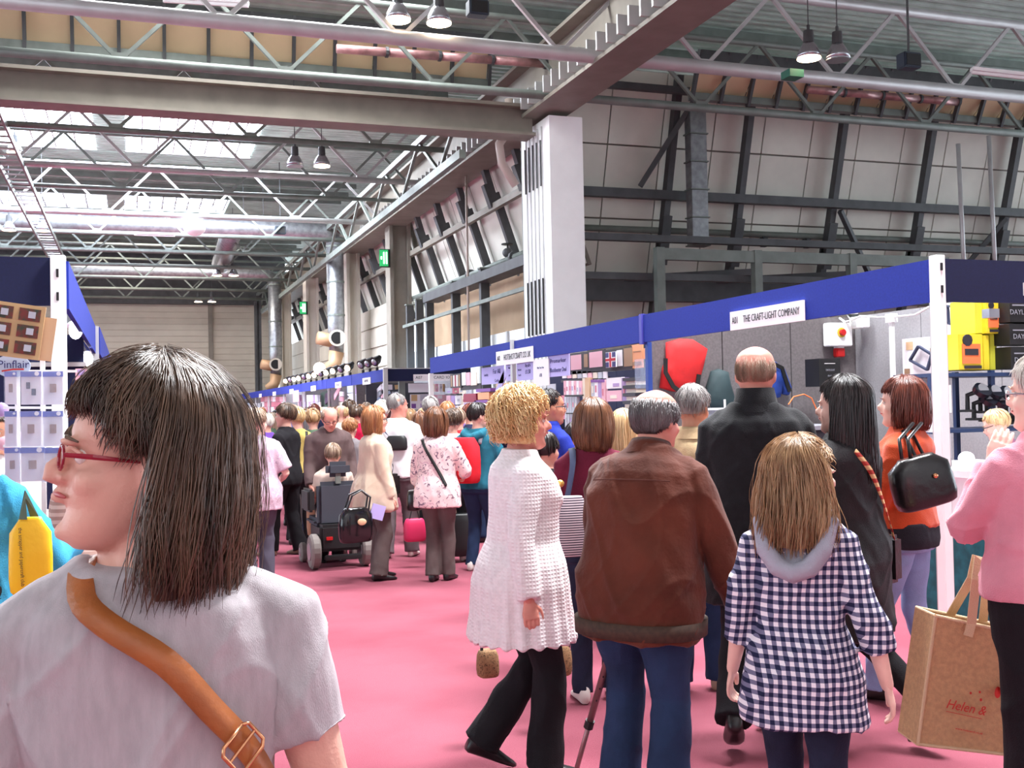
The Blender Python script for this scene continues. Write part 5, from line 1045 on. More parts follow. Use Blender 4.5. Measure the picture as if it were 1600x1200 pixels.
f3 = person('brown jacket man', 'balding man in a brown suede jacket and jeans leaning on a crutch', 992, 4.05, 1.63, 24, look=42, sex='m', g=.04, lean=5, stoop=12, tilt=8, vox=.0085, arms=((10, 12, 18, 0), (20, 4, 14, 20)), feet=((-.13, .05, 0), (.12, -.06, 0)), skin=SKINR, curl=.8, hands=True,
    hair=dict(bald=71, vol=.005, n=2600, r=.0015, wild=.004, k=8, side=100, back=134), haircol='dark grey', top=dict(m=SUEDE, t=.034, hem=.72, flare=.035, sleeve='long', st=.026, name='jacket', collar=1, fold=.009), bottom=dict(m=DENIM, w=.022, flare=.012), noface=False)
seam = MB().ribbon([f3['surf'](x, 1.30, True, .044) for x in (-.16, -.12, -.08, -.04, 0, .04, .08, .12, .16)], [Vector((0, -1, 0))] * 9, .004, .003); seam.build('yoke_seam', mat('dark brown seam', (84, 38, 24), .8), f3['root'], org=(0, 0, 0))
mb = MB(); pr = f3['prof']
mb.loft([[f3['W'](p) for p in sring(z, pr(z)[0] + f3['gw'](z) + q + .035 * (1.05 - z) / .33, pr(z)[1] + f3['gw'](z) * 1.5 + q + .035 * (1.05 - z) / .33, pr(z)[2] + f3['gw'](z) * .6 + q + .035 * (1.05 - z) / .33, 40)] for z, q in ((.735, .030), (.735, .045), (.795, .045), (.795, .030))], cap=False)
mb.build('hem_band', mat('dark hem band', (64, 44, 32), .8, var=.25, scale=60), f3['root'], smooth=True, org=(0, 0, 0))
a = f3['M'] @ f3['J'][-1][2]; e = empty('crutch', (a.x, a.y, 0), label='grey metal crutch with adjustment holes beside the brown jacket man', cat='crutch'); CRU = mat('crutch metal', (150, 110, 112), .35, .5)
t0 = at(980, 920, D=4.05); t1 = at(921, 1130, D=4.2); d = (t1 - t0).normalized(); gnd = t0 + d * ((t0.z - .03) / -d.z); top_ = t0 - d * .38; mid = t1
MB().tube([top_, t0, mid], .0135, 10).build('upper_tube', CRU, e, smooth=True); MB().tube([mid - d * .06, gnd], .010, 10).build('lower_tube', CRU, e, smooth=True); MB().tube([mid - d * .012, mid + d * .02], .019, 10).build('collar', BLACK, e); MB().tube([gnd, gnd + d * .03], .018, 10).build('rubber_foot', BLACK, e)
MB().tube([top_, top_ + Vector((.02, .10, .01))], .015, 10).build('handle', BLACK, e)
for k in range(9): p = t0.lerp(mid, .1 + k * .09); MB().box(p + Vector((-.004, -.0125, 0)), (.005, .004, .007)).build('adjustment_hole', BLACK, e)
f4 = person('gingham girl', 'girl with light brown hair in a navy and white gingham shirt with grey hood', 1242, 3.35, 1.41, 8, look=64, sex='f', lean=0, vox=.0085, arms=((14, 2, 16, 0), (20, -6, 16, 30)), feet=((-.08, .1, 0), (.08, -.1, 0)), skin=SKINP, hands=True, sh=-.012,
    hair=dict(L=.11, vol=.024, n=2800, r=.0014, k=14, wild=.018, front=54, side=84, hang=72, tuck=-.05, flare=.12, lv=.2, swirl=.35), haircol='light brown', facep=True, top=dict(m=GING, t=.018, hem=.69, flare=.05, sleeve='34', st=.02, name='gingham_shirt', fold=.009), bottom=dict(m=DENIMD, w=.012), shoes=SHOEB)
mb = MB(); W = f4['W']; HOODM = clothmat('grey hood jersey', (158, 156, 168))
mb.tube([W((-.115, .03, 1.455)), W((-.125, -.075, 1.43)), W((-.10, -.135, 1.33)), W((-.055, -.15, 1.27)), W((0, -.158, 1.25)), W((.055, -.15, 1.27)), W((.10, -.135, 1.33)), W((.125, -.075, 1.43)), W((.115, .03, 1.455))], [v * f4['s'] for v in (.022, .03, .034, .036, .037, .036, .034, .03, .022)], 12, round_end=True)
mb.loft([[W((x * q, -.10 - dy + .03 * abs(x) / .1, z)) for x in (-.1, -.05, 0, .05, .1)] + [W((x * q, -.06 - dy, z)) for x in (.1, .05, 0, -.05, -.1)] for q, dy, z in ((1.1, .0, 1.44), (1.0, .02, 1.36), (.6, .045, 1.28), (.25, .05, 1.235))])
me = remeshed(mb, .007, 2); o = link('hood', me, f4['root']); me.materials.append(HOODM)
WOOL = clothmat('black wool', (22, 22, 26), var=.2, scale=30, sheen=.1)
f5 = person('black coat man', 'tall bald man in a long black coat with the collar up, back turned', 1180, 5.0, 1.80, 4, look=8, sex='m', g=.02, vox=.0095, arms=((7, 0, 10, 0), (9, 6, 10, 0)), feet=((-.10, -.26, .09), (.09, .22, 0)), skin=SKINR,
    hair=dict(bald=72, vol=.0003, n=2600, r=.00028, wild=.001, k=4, side=98, back=118), haircol='greying brown', top=dict(m=WOOL, t=.036, hem=.60, flare=.045, sleeve='long', st=.024, name='coat', collar=1, fold=.008), bottom=dict(m=TROB, w=.02, flare=.01))
mb = MB(); W = f5['W']; n = 24; rings = []
for zz, r0, r1 in ((1.40, .125, .11), (1.455, .094, .088), (1.52, .080, .082), (1.52, .074, .076), (1.455, .084, .080), (1.40, .10, .09)): rings.append([W((r0 * math.cos(2 * math.pi * j / n), -.014 + r1 * math.sin(2 * math.pi * j / n), zz - .035 * max(0, math.sin(2 * math.pi * j / n)))) for j in range(n)])
mb.loft(rings, cap=False); me = mb.mesh('c'); me.polygons.foreach_set('use_smooth', [True] * len(me.polygons)); o = link('turned_up_collar', me, f5['root']); me.materials.append(WOOL)
BLKJ = clothmat('charcoal jacket cloth', (32, 29, 32), var=.2, scale=9, rough=.6)
f6 = person('long haired woman', 'woman with long dark hair in a long charcoal coat, facing left mid-stride', 1318, 4.95, 1.63, -62, look=-72, sex='f', g=.035, vox=.0095, arms=((8, 14, 45, 30), (8, 6, 20, 10)), feet=((-.08, .28, 0), (.09, -.33, .12)), skin=SKINP,
    hair=dict(L=.20, vol=.022, n=1500, r=.0024, k=13, wild=.01, front=56, side=86, hang=82, tuck=.0, flare=.06), haircol='black', facep=True, top=dict(m=BLKJ, t=.028, hem=.52, flare=.05, sleeve='long', st=.02, name='coat', bust=True, fold=.009), bottom=dict(m=TROB, w=.006))
pts = [f6['W'](p) for p in ((-.12, -.12, 1.43), (-.05, -.15, 1.3), (.06, -.155, 1.15), (.15, -.10, 1.0))]
e = empty('woven_strap_bag', f6['M'] @ f6['W']((.22, 0, .9)), label='dark shoulder bag with a red and tan woven strap on the long-haired woman', cat='bag'); strap(f6, 0, 'strap', patterned('woven strap', _stripe((190, 150, 110), (150, 50, 44), 160.)), [f6['surf'](x, z, True, .05) for x, z in ((-.13, 1.38), (-.06, 1.28), (.04, 1.15), (.13, 1.02), (.18, .95))], .026, e)
MB().box(f6['M'] @ f6['W']((.26, .0, .84)), (.1, .24, .22), Matrix.Rotation(f6['rz'], 3, 'Z')).build('bag_body', BLEA, e, bevel=.02)
ORJ = clothmat('orange jumper', (206, 78, 40), var=.08, sheen=.2)
f7 = person('orange jumper woman', 'woman with auburn bob in an orange jumper, facing left behind the corner post', 1412, 5.6, 1.64, -72, look=-80, sex='f', g=.0, vox=.0095, arms=((10, 14, 128, 20), (10, 10, 120, 40)), feet=((-.1, .16, 0), (.1, -.10, 0)), skin=SKINP, hands=True,
    hair=dict(L=.02, vol=.020, n=1200, r=.0022, k=12, wild=.007, front=66, side=84, hang=74, tuck=.22, flare=.06), haircol='auburn', facep=True, top=dict(m=ORJ, t=.032, hem=.93, flare=.0, sleeve='long', st=.014, name='jumper', bust=True, fold=.006), bottom=dict(m=DENIML, w=.006, flare=.006), under=dict(m=clothmat('dark vest', (40, 38, 46)), hem=.82, t=.027))
c = at(1440, 752, D=5.15); e, Mz = bag('black_handbag', 'black leather shoulder bag with gold stud under the orange sleeve', c, .30, .15, .24, BLEA, rz=R(-16), taper=.62, tiltm=Matrix.Rotation(R(-14), 3, 'Y'))
sh7 = f7['M'] @ f7['W']((-.155, 0, 1.425))
shv = at(1432, 668, D=5.35)
for q in (-.02, .03): MB().tube([c + Vector((-.09 + q, .0, .11)), c + Vector((-.07 + q, .04, .2)), shv + Vector((q, 0, .02)), shv + Vector((.05 + q, .14, -.02)), c + Vector((.07 + q, .09, .10))], .009, 8).build('handle', BLEA, e, smooth=True)
MB().ell(c + Vector((.01, -.085, .03)), (.014, .008, .012), 10, 6).build('stud', GOLD, e)
PINK = clothmat('pink wool jacket', (222, 140, 156), var=.06, sheen=.2)
f8 = person('pink jacket woman', 'white-haired woman in a pink jacket and black skirt at the right edge, hand raised', 1640, 3.6, 1.67, -38, look=-72, sex='f', g=.045, vox=.0085, arms=((9, 38, 138, 20, 60), (14, 10, 90, 30)), feet=((-.08, .0, 0), (.08, 0, 0)), skin=SKINP, hands=True, curl=.25,
    hair=dict(L=0, vol=.022, n=900, r=.0018, wild=.009, front=64, side=98, back=126), haircol='white', facep=True, top=dict(m=PINK, t=.026, hem=.90, flare=.01, sleeve='long', st=.02, name='jacket', fold=.008), bottom=dict(m=TROB, w=.02, skirt=.10), glasses=mat('silver glasses frame', (180, 180, 184), .3, .8))
# jute bag
JUTE = mat('natural jute', (196, 158, 116), .9, var=.10, scale=60, bump=.6, bscale=240); JUTEL = mat('pale jute piping', (212, 186, 150), .9, bump=.4, bscale=200)
c = at(1500, 1060, D=3.62); e = empty('jute_bag', c, label='tan jute shopping bag with red handwritten lettering beside the pink jacket woman', cat='bag')
qz = [at(1462, 962, D=4.2), at(1590, 990, D=4.15), at(1580, 1180, D=4.15), at(1434, 1163, D=4.2)]; bk = [p + Vector((.05, .17, .0)) + Vector((0, 0, .0)) for p in qz]
TL, TR_, BR, BL = qz
def quadwall(P_, th=.006):
    n_ = (P_[1] - P_[0]).cross(P_[3] - P_[0]).normalized() * th; return MB().loft([P_, [p + n_ for p in P_]])
N = 6
def curved(P_, bow):
    n_ = (P_[1] - P_[0]).cross(P_[3] - P_[0]).normalized(); g1 = []; mb = MB()
    for o_ in (0, .006):
        for i in range(N + 1):
            for j in range(N + 1):
                u, v = i / N, j / N; p = P_[0].lerp(P_[1], u).lerp(P_[3].lerp(P_[2], u), v); mb.v.append(p + n_ * (bow * math.sin(math.pi * u) * math.sin(math.pi * v) + o_))
    for k in (0, 1):
        for i in range(N):
            for j in range(N): b0 = k * (N + 1) ** 2 + i * (N + 1) + j; mb.f.append((b0, b0 + 1, b0 + N + 2, b0 + N + 1))
    return mb
curved(qz, .012).build('front_panel', JUTE, e, smooth=True); curved([bk[0], bk[1], bk[2], bk[3]], -.01).build('back_panel', JUTE, e, smooth=True); curved([TL, bk[0], bk[3], BL], -.01).build('side_panel', JUTE, e, smooth=True); curved([TR_, bk[1], bk[2], BR], .01).build('side_panel', JUTE, e, smooth=True); curved([BL, BR, bk[2], bk[3]], 0).build('base', JUTE, e)
for a_, b_ in ((TL, TR_), (TL, BL), (BL, BR), (TR_, BR), (bk[0], bk[1]), (TL, bk[0]), (BL, bk[3])): MB().tube([a_, b_], .0065, 8).build('piping', JUTEL, e)
u = (TR_ - TL).normalized(); vv = (TL - BL).normalized(); hnd = at(1527, 872, D=4.1)
for off in (Vector((0, 0, 0)), (bk[0] - TL)):
    P_ = [TL.lerp(TR_, .22) - vv * .03 + off - Vector((0, .004, 0)), TL.lerp(TR_, .22) + vv * .0 + off, hnd + Vector((-.01, 0, -.06)) + off * .2, hnd + off * .1, hnd + Vector((.05, 0, -.05)) + off * .2, TL.lerp(TR_, .62) + off, TL.lerp(TR_, .62) - vv * .03 + off]
    P_ = [TL.lerp(TR_, .40) - vv * .05 + off - Vector((0, .008, 0)), TL.lerp(TR_, .43) + off - Vector((0, .004, 0)), hnd + Vector((-.008, 0, -.08)) + off * .2, hnd + off * .1 + Vector((.004, 0, .0)), hnd + Vector((.05, 0, -.02)) + off * .2, hnd + Vector((.09, .03, -.12)) + off * .2, TL.lerp(TR_, .85) + off]
    MB().ribbon(P_, Vector((-.5, -1, 0)), .034, .006).build('handle', JUTEL, e)
nrm = u.cross(vv).normalized(); Mb = Matrix((u, vv, nrm)).transposed(); RI = mat('red print', (196, 50, 40), .7); cpos = lambda a, b_: TL.lerp(TR_, a).lerp(BL.lerp(BR, a), b_) + nrm * .014
text('Helen &', .052, cpos(.46, .66), Mb, RI, e, sx=.85, shear=.3); text('www.helenand.co.uk', .012, cpos(.52, .84), Mb, RI, e, shear=.2)
MB().ribbon([cpos(.25, .71), cpos(.65, .73)], nrm, .002, .001).build('print_line', RI, e); 
for a, b_, r_ in ((.80, .50, .022), (.86, .46, .02), (.60, .52, .005), (.50, .54, .005), (.62, .58, .006)): MB().ell(cpos(a, b_), (r_, .004, r_), 10, 6, Matrix.Rotation(.3, 3, 'Z')).build('print_spot', RI, e)
# second tier behind them
CRM = clothmat('cream shirt cloth', (214, 186, 146), var=.1, scale=14)
f9 = person('cream shirt man', 'grey-haired man in a cream shirt with black shoulder strap, behind the brown jacket', 1080, 5.85, 1.63, 10, look=24, sex='m', g=.03, vox=.011, feet=((-.1, .0, 0), (.1, .1, 0)), skin=SKINT, hair=dict(L=0, vol=.010, n=700, r=.002, wild=.006, front=56, side=92, back=120, curl=.004), haircol='grey', top=dict(m=CRM, t=.022, hem=.84, sleeve='long', name='shirt', collar=1), bottom=dict(m=DENIM, w=.02, flare=.01), shoes=SHOET)
e = empty('shoulder_bag', f9['M'] @ f9['W']((-.22, 0, .95)), label='black shoulder bag worn by the man in the cream shirt', cat='bag'); strap(f9, 0, 'strap', BLACK, [f9['surf'](x, z, True, .03) for x, z in ((.12, 1.42), (.09, 1.36), (.03, 1.24), (-.04, 1.12), (-.12, 1.02))], .042, e); MB().box(f9['M'] @ f9['W']((-.24, 0, .93)), (.1, .28, .22), Matrix.Rotation(f9['rz'], 3, 'Z')).build('bag_body', BLACK, e, bevel=.02)
BURG = clothmat('burgundy jumper', (104, 30, 52))
f10 = person('burgundy woman', 'woman with smooth brown bob in a burgundy jumper, back turned, left of the brown jacket', 925, 5.7, 1.56, -6, look=0, sex='f', g=.01, vox=.011, arms=((12, 14, 70, 10), (8, 8, 20, 0)), feet=((-.09, .0, 0), (.09, .08, 0)), skin=SKIN, hair=dict(L=.03, vol=.024, n=1300, r=.0022, k=12, wild=.003, front=60, side=78, hang=60, tuck=.30, flare=.10), haircol='brown', top=dict(m=BURG, t=.018, hem=.86, sleeve='long', st=.02, name='jumper'), bottom=dict(m=DENIMD, w=.012), shoes=SHOEW)
e, Mz = bag('striped_tote', 'pink and grey finely striped cloth bag hanging on the burgundy woman', at(893, 822, D=5.45), .20, .12, .30, STRB, taper=.62)
strap(f10, 0, 'strap', mat('grey blue strap', (70, 80, 110), .8), [f10['W'](p) for p in ((-.13, .10, 1.34), (-.125, .0, 1.44), (-.13, -.12, 1.36), (-.16, -.135, 1.2), (-.19, -.13, 1.10), (-.20, -.14, 1.02))], .035, e)
f11 = person('blonde behind', 'woman with straight blond hair seen between the brown bob and the balding man', 972, 7.0, 1.50, 0, sex='f', vox=.014, hair=dict(L=.1, vol=.015, n=500, r=.003, k=10, tuck=.1), haircol='blond', top=dict(m=clothmat('rose blouse', (196, 120, 120))), bottom=dict(m=TROB))
f12 = person('blue shirt man', 'dark-haired man with glasses in a bright blue polo shirt behind the golden-haired woman', 856, 7.6, 1.65, 60, look=70, sex='m', vox=.013, arms=((10, 20, 60, 10), (14, 18, 50, 0)), skin=SKINT, hair=dict(L=0, vol=.006, n=500, r=.002, front=54, side=84, back=116), haircol='black', facep=True, glasses=BLACK, top=dict(m=clothmat('bright blue polo', (34, 50, 150)), sleeve='short', st=.022, name='polo_shirt', collar=1), bottom=dict(m=CHINO))
f12b = person('red vest shopper', 'small dark-haired shopper in a red top at the packet racks', 897, 8.4, 1.40, 20, sex='f', vox=.014, arms=((20, 40, 60, 0), (20, 70, 30, 0)), hair=dict(L=0, vol=.012, n=300, r=.003), haircol='black', top=dict(m=clothmat('red top', (150, 24, 40)), sleeve='short'), bottom=dict(m=TROB))
f12c = person('dark coat shopper', 'shopper in black half hidden between golden-haired woman and burgundy jumper', 850, 6.4, 1.38, 30, sex='f', g=.02, vox=.014, hair=dict(L=0, vol=.012, n=300, r=.003), haircol='black', top=dict(m=clothmat('black fleece', (30, 30, 36)), t=.03), bottom=dict(m=TROB))
e, Mz = bag('leopard_bag', 'leopard print bag hanging behind the white cardigan', at(868, 1032, D=5.2), .16, .1, .14, LEO, taper=.8); MB().tube([e.location + Vector((-.05, 0, .06)), e.location + Vector((0, 0, .28)), e.location + Vector((.05, 0, .06))], .008, 6).build('handle', BLACK, e)
e, Mz = bag('leopard_bag', 'second leopard print bag at the left hem of the white cardigan', at(762, 1036, D=5.0), .10, .1, .12, LEO, taper=.8); MB().tube([e.location + Vector((-.03, 0, .05)), e.location + Vector((0, 0, .25)), e.location + Vector((.03, 0, .05))], .008, 6).build('handle', BLACK, e)
# left edge
TEAL = clothmat('turquoise cloth', (60, 150, 190), var=.12)
fa = person('turquoise sleeve woman', 'shopper in turquoise at the left edge with a yellow bag on the arm', -62, 3.75, 1.60, 20, look=-10, sex='f', g=.03, vox=.011, arms=((10, 10, 20, 0), (24, 22, 80, -10)), hair=dict(L=.02, vol=.02, n=300, r=.003), haircol='brown', top=dict(m=TEAL, t=.03, hem=.80, sleeve='long', st=.03, fold=.012), bottom=dict(m=TROB, w=.03, skirt=.2))
c = at(48, 868, D=3.55); e, Mz = bag('yellow_bag', 'bright yellow carrier bag with a line of writing at the left edge', c, .135, .05, .25, mat('yellow plastic bag', (246, 196, 20), .45, bump=.5, bscale=12), taper=.55, rz=R(-10)); 
MB().ribbon([c + Vector((-.02, -.02, .12)), c + Vector((-.015, .0, .2)), c + Vector((.01, .04, .12))], Vector((0, -1, 0)), .025, .004).build('handle', mat('olive strap', (70, 84, 70), .7), e)
text('the scrapper and papercraft club', .016, c + Vector((-.025, -.031, 0)), AX['-Y'] @ Matrix.Rotation(R(-88), 3, 'Z'), INK, e, sx=.9)
fb = person('striped jumper shopper', 'shopper in a striped beige jumper and brown skirt behind the foreground woman at left', 140, 5.1, 1.50, -50, look=-60, sex='f', g=.02, lean=4, vox=.012, hair=dict(L=.0, vol=.014, n=300, r=.003), haircol='dark brown', top=dict(m=STRS, hem=.78, t=.03, flare=.03), bottom=dict(m=clothmat('brown skirt cloth', (112, 88, 86)), skirt=.3, w=.02))
fc = person('stall keeper', 'dark-haired stall keeper with red nose piece behind the packets at the left edge', 0, 6.3, 1.56, 165, sex='m', vox=.014, skin=SKINT, facep=True, hair=dict(L=0, vol=.01, n=300, r=.003), haircol='dark brown', top=dict(m=clothmat('white fleece', (216, 206, 206)), t=.03), bottom=dict(m=TROB))
fc['root']['label'] = 'dark-haired stall keeper in a white top behind the packets at the left edge'
fd = person('seated stall woman', 'blond woman in a patterned top bending behind the demonstration table', 1586, 8.2, 1.46, -70, look=-80, sex='f', g=.02, lean=14, tilt=20, vox=.013, skin=SKINP, facep=True, glasses=BLACK, hair=dict(L=.0, vol=.016, n=500, r=.003, side=90, back=118), haircol='blond', top=dict(m=patterned('pink and grey print', _floral((90, 80, 96), (170, 70, 110), (60, 56, 70), 20.))), bottom=dict(m=TROB))

# ------------------------------------------------------------------ people in the middle of the aisle
BEIG = clothmat('beige cardigan wool', (206, 184, 162), var=.06, sheen=.2); WTEE = clothmat('white T-shirt jersey', (232, 228, 230), var=.03); BRSH = clothmat('brown grey shirt', (92, 74, 74)); BLKC = clothmat('black jacket cloth', (30, 28, 32)); YELT = clothmat('yellow top cloth', (196, 172, 100)); TEALJ = clothmat('teal jacket cloth', (38, 106, 126), var=.15); REDN = clothmat('red rucksack nylon', (200, 36, 48), bump=.4, bscale=12)
g1 = person('floral woman', 'woman with brown bob in a pale floral blouse and dark trousers, walking right', 680, 9.7, 1.53, 18, look=22, sex='f', g=.02, vox=.012, arms=((12, 10, 20, 0), (22, 20, 65, 30)), feet=((-.07, .02, 0), (.06, .12, 0)), skin=SKINR, hair=dict(L=.03, vol=.024, n=700, r=.003, k=11, side=80, hang=60, tuck=.3, flare=.08), haircol='brown', top=dict(m=FLOR, hem=.74, t=.026, flare=.035, sleeve='34', st=.024, name='blouse'), bottom=dict(m=GREYT, w=.014, flare=.012))
e, Mz = bag('black_shoulder_bag', 'black shoulder bag with fringe at the floral blouse, left side', g1['M'] @ g1['W']((-.25, .05, .80)), .12, .22, .18, BLEA, rz=g1['rz']); strap(g1, 0, 'strap', BLACK, [g1['surf'](x, z, True, .035) for x, z in ((-.12, 1.41), (-.07, 1.32), (.0, 1.2), (.08, 1.06), (.14, .95))], .028, e)
g2 = person('beige cardigan woman', 'woman with ginger bob and glasses in a beige waterfall cardigan, facing right', 580, 9.9, 1.555, 66, look=80, sex='f', g=.03, lean=3, vox=.012, arms=((6, 6, 12, 0), (8, 0, 14, 0)), feet=((-.1, .10, 0), (.1, .0, 0)), facep=True, glasses=BLACK, hair=dict(L=.02, vol=.022, n=700, r=.003, k=11, side=80, hang=64, tuck=.2), haircol='ginger', top=dict(m=BEIG, hem=.70, t=.026, flare=.075, st=.02, name='cardigan', pleat=(7, .02), bust=True), bottom=dict(m=GREYT, w=.022, flare=.022))
c = at(556, 820, D=9.5); e, Mz = bag('patent_handbag', 'glossy black handbag with a pale print carried by the beige cardigan woman', c, .32, .14, .30, mat('black patent', (22, 20, 22), .12), rz=.3, taper=.7)
for q in (-.06, .06): MB().tube([c + Vector((-.09, q, .13)), c + Vector((-.04, q, .26)), c + Vector((.05, q * .5, .30)), c + Vector((.12, q, .24)), c + Vector((.10, q, .12))], .009, 6).build('handle', BLEA, e)
MB().ell(c + Vector((.04, -.075, .03)), (.04, .012, .03), 10, 6).build('print', CL['wood card'], e)
e = MB().box(at(590, 800, D=9.6), (.12, .02, .13), Matrix.Rotation(.3, 3, 'Y')).build('leaflet', PAPERP, None); tag(e, 'pale leaflet sticking out above the glossy black handbag', 'leaflet')
e = empty('crossbody_bag', g2['M'] @ g2['W']((.0, .2, .95)), label='small dark crossbody bag at the beige cardigan woman', cat='bag'); strap(g2, 0, 'strap', BLACK, [g2['surf'](x, z, False, .04) for x, z in ((.15, 1.15), (.10, 1.10), (.0, 1.02), (-.1, .96))], .016, e); MB().box(g2['M'] @ g2['W']((.0, .22, .93)), (.1, .16, .2)).build('bag_body', BLEA, e, bevel=.02)
g3 = person('white tee man', 'grey-haired man in a white T-shirt with a black pouch on his back', 618, 11.3, 1.69, 12, look=60, sex='m', g=.02, vox=.013, arms=((10, 10, 40, 20), (16, 4, 20, 0)), feet=((-.12, -.05, 0), (.12, .12, 0)), skin=SKINR, hair=dict(L=0, vol=.005, n=500, r=.002, side=90, back=116), haircol='grey', facep=True, top=dict(m=WTEE, sleeve='short', hem=.84, t=.034, st=.026, name='t_shirt'), bottom=dict(m=clothmat('grey work trousers', (112, 100, 104), var=.2, scale=5), w=.022, flare=.014), shoes=SHOEW)
e, Mz = bag('waist_pouch', 'small black pouch on a dark strap over the white T-shirt', g3['M'] @ g3['surf'](.04, 1.20, True, .07), .22, .09, .15, BLACK, rz=g3['rz'], taper=.8); strap(g3, 0, 'strap', mat('navy strap', (40, 40, 74), .7), [g3['surf'](x, z, True, .03) for x, z in ((-.16, 1.41), (-.12, 1.34), (-.05, 1.25), (0, 1.2))], .035, e)
# mobility scooter and rider
sp_ = at(528, 700, D=10.7); bz = Vector((sp_.x, sp_.y, 0)); rzs = -(math.atan2(bz.x, bz.y)) + R(12); e = empty('mobility_scooter', bz, rzs, 'black powered wheelchair seen from behind with grey headrest and two wheels', 'wheelchair')
RUB = mat('grey tyre', (120, 112, 108), .8); SEATM = mat('charcoal seat fabric', (58, 60, 70), .8)
def wh(x, y, r, w_):
    t = MB().tube([(x - w_ / 2, y, r), (x - w_ * .3, y, r), (x + w_ * .3, y, r), (x + w_ / 2, y, r)], [r * .88, r, r, r * .88], 22).build('wheel', RUB, e, smooth=False, org=(0, 0, 0)); MB().tube([(x - w_ * .6, y, r), (x + w_ * .6, y, r)], r * .5, 14).build('hub', ALU, t, org=(0, 0, 0))
wh(-.25, 0, .17, .09); wh(.25, 0, .17, .09); wh(-.26, .55, .10, .06); wh(.26, .55, .10, .06)
for nm, c0, sz, mt, bv in (('battery_box', (0, .15, .30), (.42, .5, .26), BLACK, .03), ('seat', (0, .30, .44), (.46, .46, .08), SEATM, .03), ('backrest', (0, .05, .62), (.42, .10, .44), SEATM, .04), ('headrest', (0, .03, .96), (.24, .10, .15), SEATM, .04), ('headrest_post', (0, .02, .87), (.05, .03, .10), STEEL, 0), ('armrest', (-.27, .18, .66), (.07, .36, .22), BLACK, .02), ('armrest', (.27, .18, .66), (.07, .36, .22), BLACK, .02), ('anti_tip_bar', (0, -.16, .12), (.36, .05, .05), BLACK, .01), ('rear_light', (-.12, -.11, .30), (.06, .02, .03), REDM, 0), ('rear_light', (.12, -.11, .30), (.06, .02, .03), REDM, 0), ('footplate', (0, .72, .10), (.36, .2, .03), BLACK, .01)):
    MB().box(c0, sz).build(nm, mt, e, bevel=bv, org=(0, 0, 0))
rider = person('wheelchair rider', 'short-haired person in a cream cardigan seated in the powered wheelchair', 0, 0, 1.50, 0, sex='f', vox=.014, loc=bz + Matrix.Rotation(rzs, 3, 'Z') @ Vector((0, .24, 0)), seat=.56, feet=((-.1, .42, .08), (.1, .42, .08)), arms=((16, 20, 50, 0), (16, 20, 50, 0)), hair=dict(L=0, vol=.008, n=400, r=.003), haircol='greying brown', top=dict(m=clothmat('cream pink wool', (214, 190, 176)), t=.03), bottom=dict(m=clothmat('beige trousers', (206, 180, 168)), w=.03), shoes=SHOEW)
g4 = person('brown shirt man', 'balding man with glasses in a brown grey shirt looking down, facing the camera', 511, 11.2, 1.60, 168, look=172, sex='m', g=.04, lean=4, stoop=6, tilt=26, vox=.012, arms=((8, 8, 20, 10), (8, 8, 20, 10)), skin=SKINR, facep=True, glasses=BLACK, hair=dict(bald=60, vol=.004, n=500, r=.002, k=6), haircol='greying brown', top=dict(m=BRSH, t=.03, hem=.74, st=.026, name='shirt'), bottom=dict(m=TROB, w=.02))
e, Mz = bag('paper_bag', 'brown paper carrier bag beside the brown shirt man', at(497, 800, D=11.4), .24, .14, .50, mat('brown paper bag', (166, 124, 96), .7), taper=.95)
MB().tube([e.location + Vector((-.06, 0, .24)), e.location + Vector((0, 0, .34)), e.location + Vector((.06, 0, .24))], .008, 6).build('handle', CL['wood card'], e)
g5 = person('black jacket woman', 'short dark-haired woman in a black jacket and red top, facing left', 446, 11.7, 1.60, -58, look=-64, sex='f', g=.01, vox=.012, arms=((8, 4, 12, 0), (8, 4, 12, 0)), feet=((-.1, .16, 0), (.1, -.1, 0)), facep=True, hair=dict(L=0, vol=.022, n=700, r=.003, side=92, back=120, wild=.01), haircol='dark brown', top=dict(m=BLKC, t=.026, hem=.80, st=.02, name='jacket'), bottom=dict(m=TROB, w=.02, flare=.02), shoes=SHOET)
MB().loft([[g5['W']((x, y, z)) for x, y, z in ((-.03, .135, 1.38), (.03, .135, 1.38), (.035, .172, 1.15), (-.035, .172, 1.15))], [g5['W']((x, y + .012, z)) for x, y, z in ((-.03, .135, 1.38), (.03, .135, 1.38), (.035, .172, 1.15), (-.035, .172, 1.15))]]).build('red_shirt_front', REDN, g5['root'], org=(0, 0, 0))
g6 = person('yellow top woman', 'woman with blond bob in a mustard yellow top with a black strap', 464, 12.6, 1.56, 10, look=-10, sex='f', vox=.013, feet=((-.1, .0, 0), (.1, .1, 0)), hair=dict(L=.0, vol=.024, n=600, r=.003, k=10, side=84, hang=60, tuck=.3), haircol='blond', top=dict(m=YELT, hem=.84, sleeve='34'), bottom=dict(m=TROB, w=.016))
e = empty('shoulder_bag', g6['M'] @ g6['W']((.24, 0, .9)), label='black shoulder bag on the mustard yellow top', cat='bag'); strap(g6, 0, 'strap', BLACK, [g6['surf'](x, z, True, .03) for x, z in ((.12, 1.42), (.13, 1.3), (.16, 1.15), (.2, 1.0))], .03, e); MB().box(g6['M'] @ g6['W']((.25, 0, .9)), (.1, .2, .2)).build('bag_body', BLACK, e, bevel=.02)
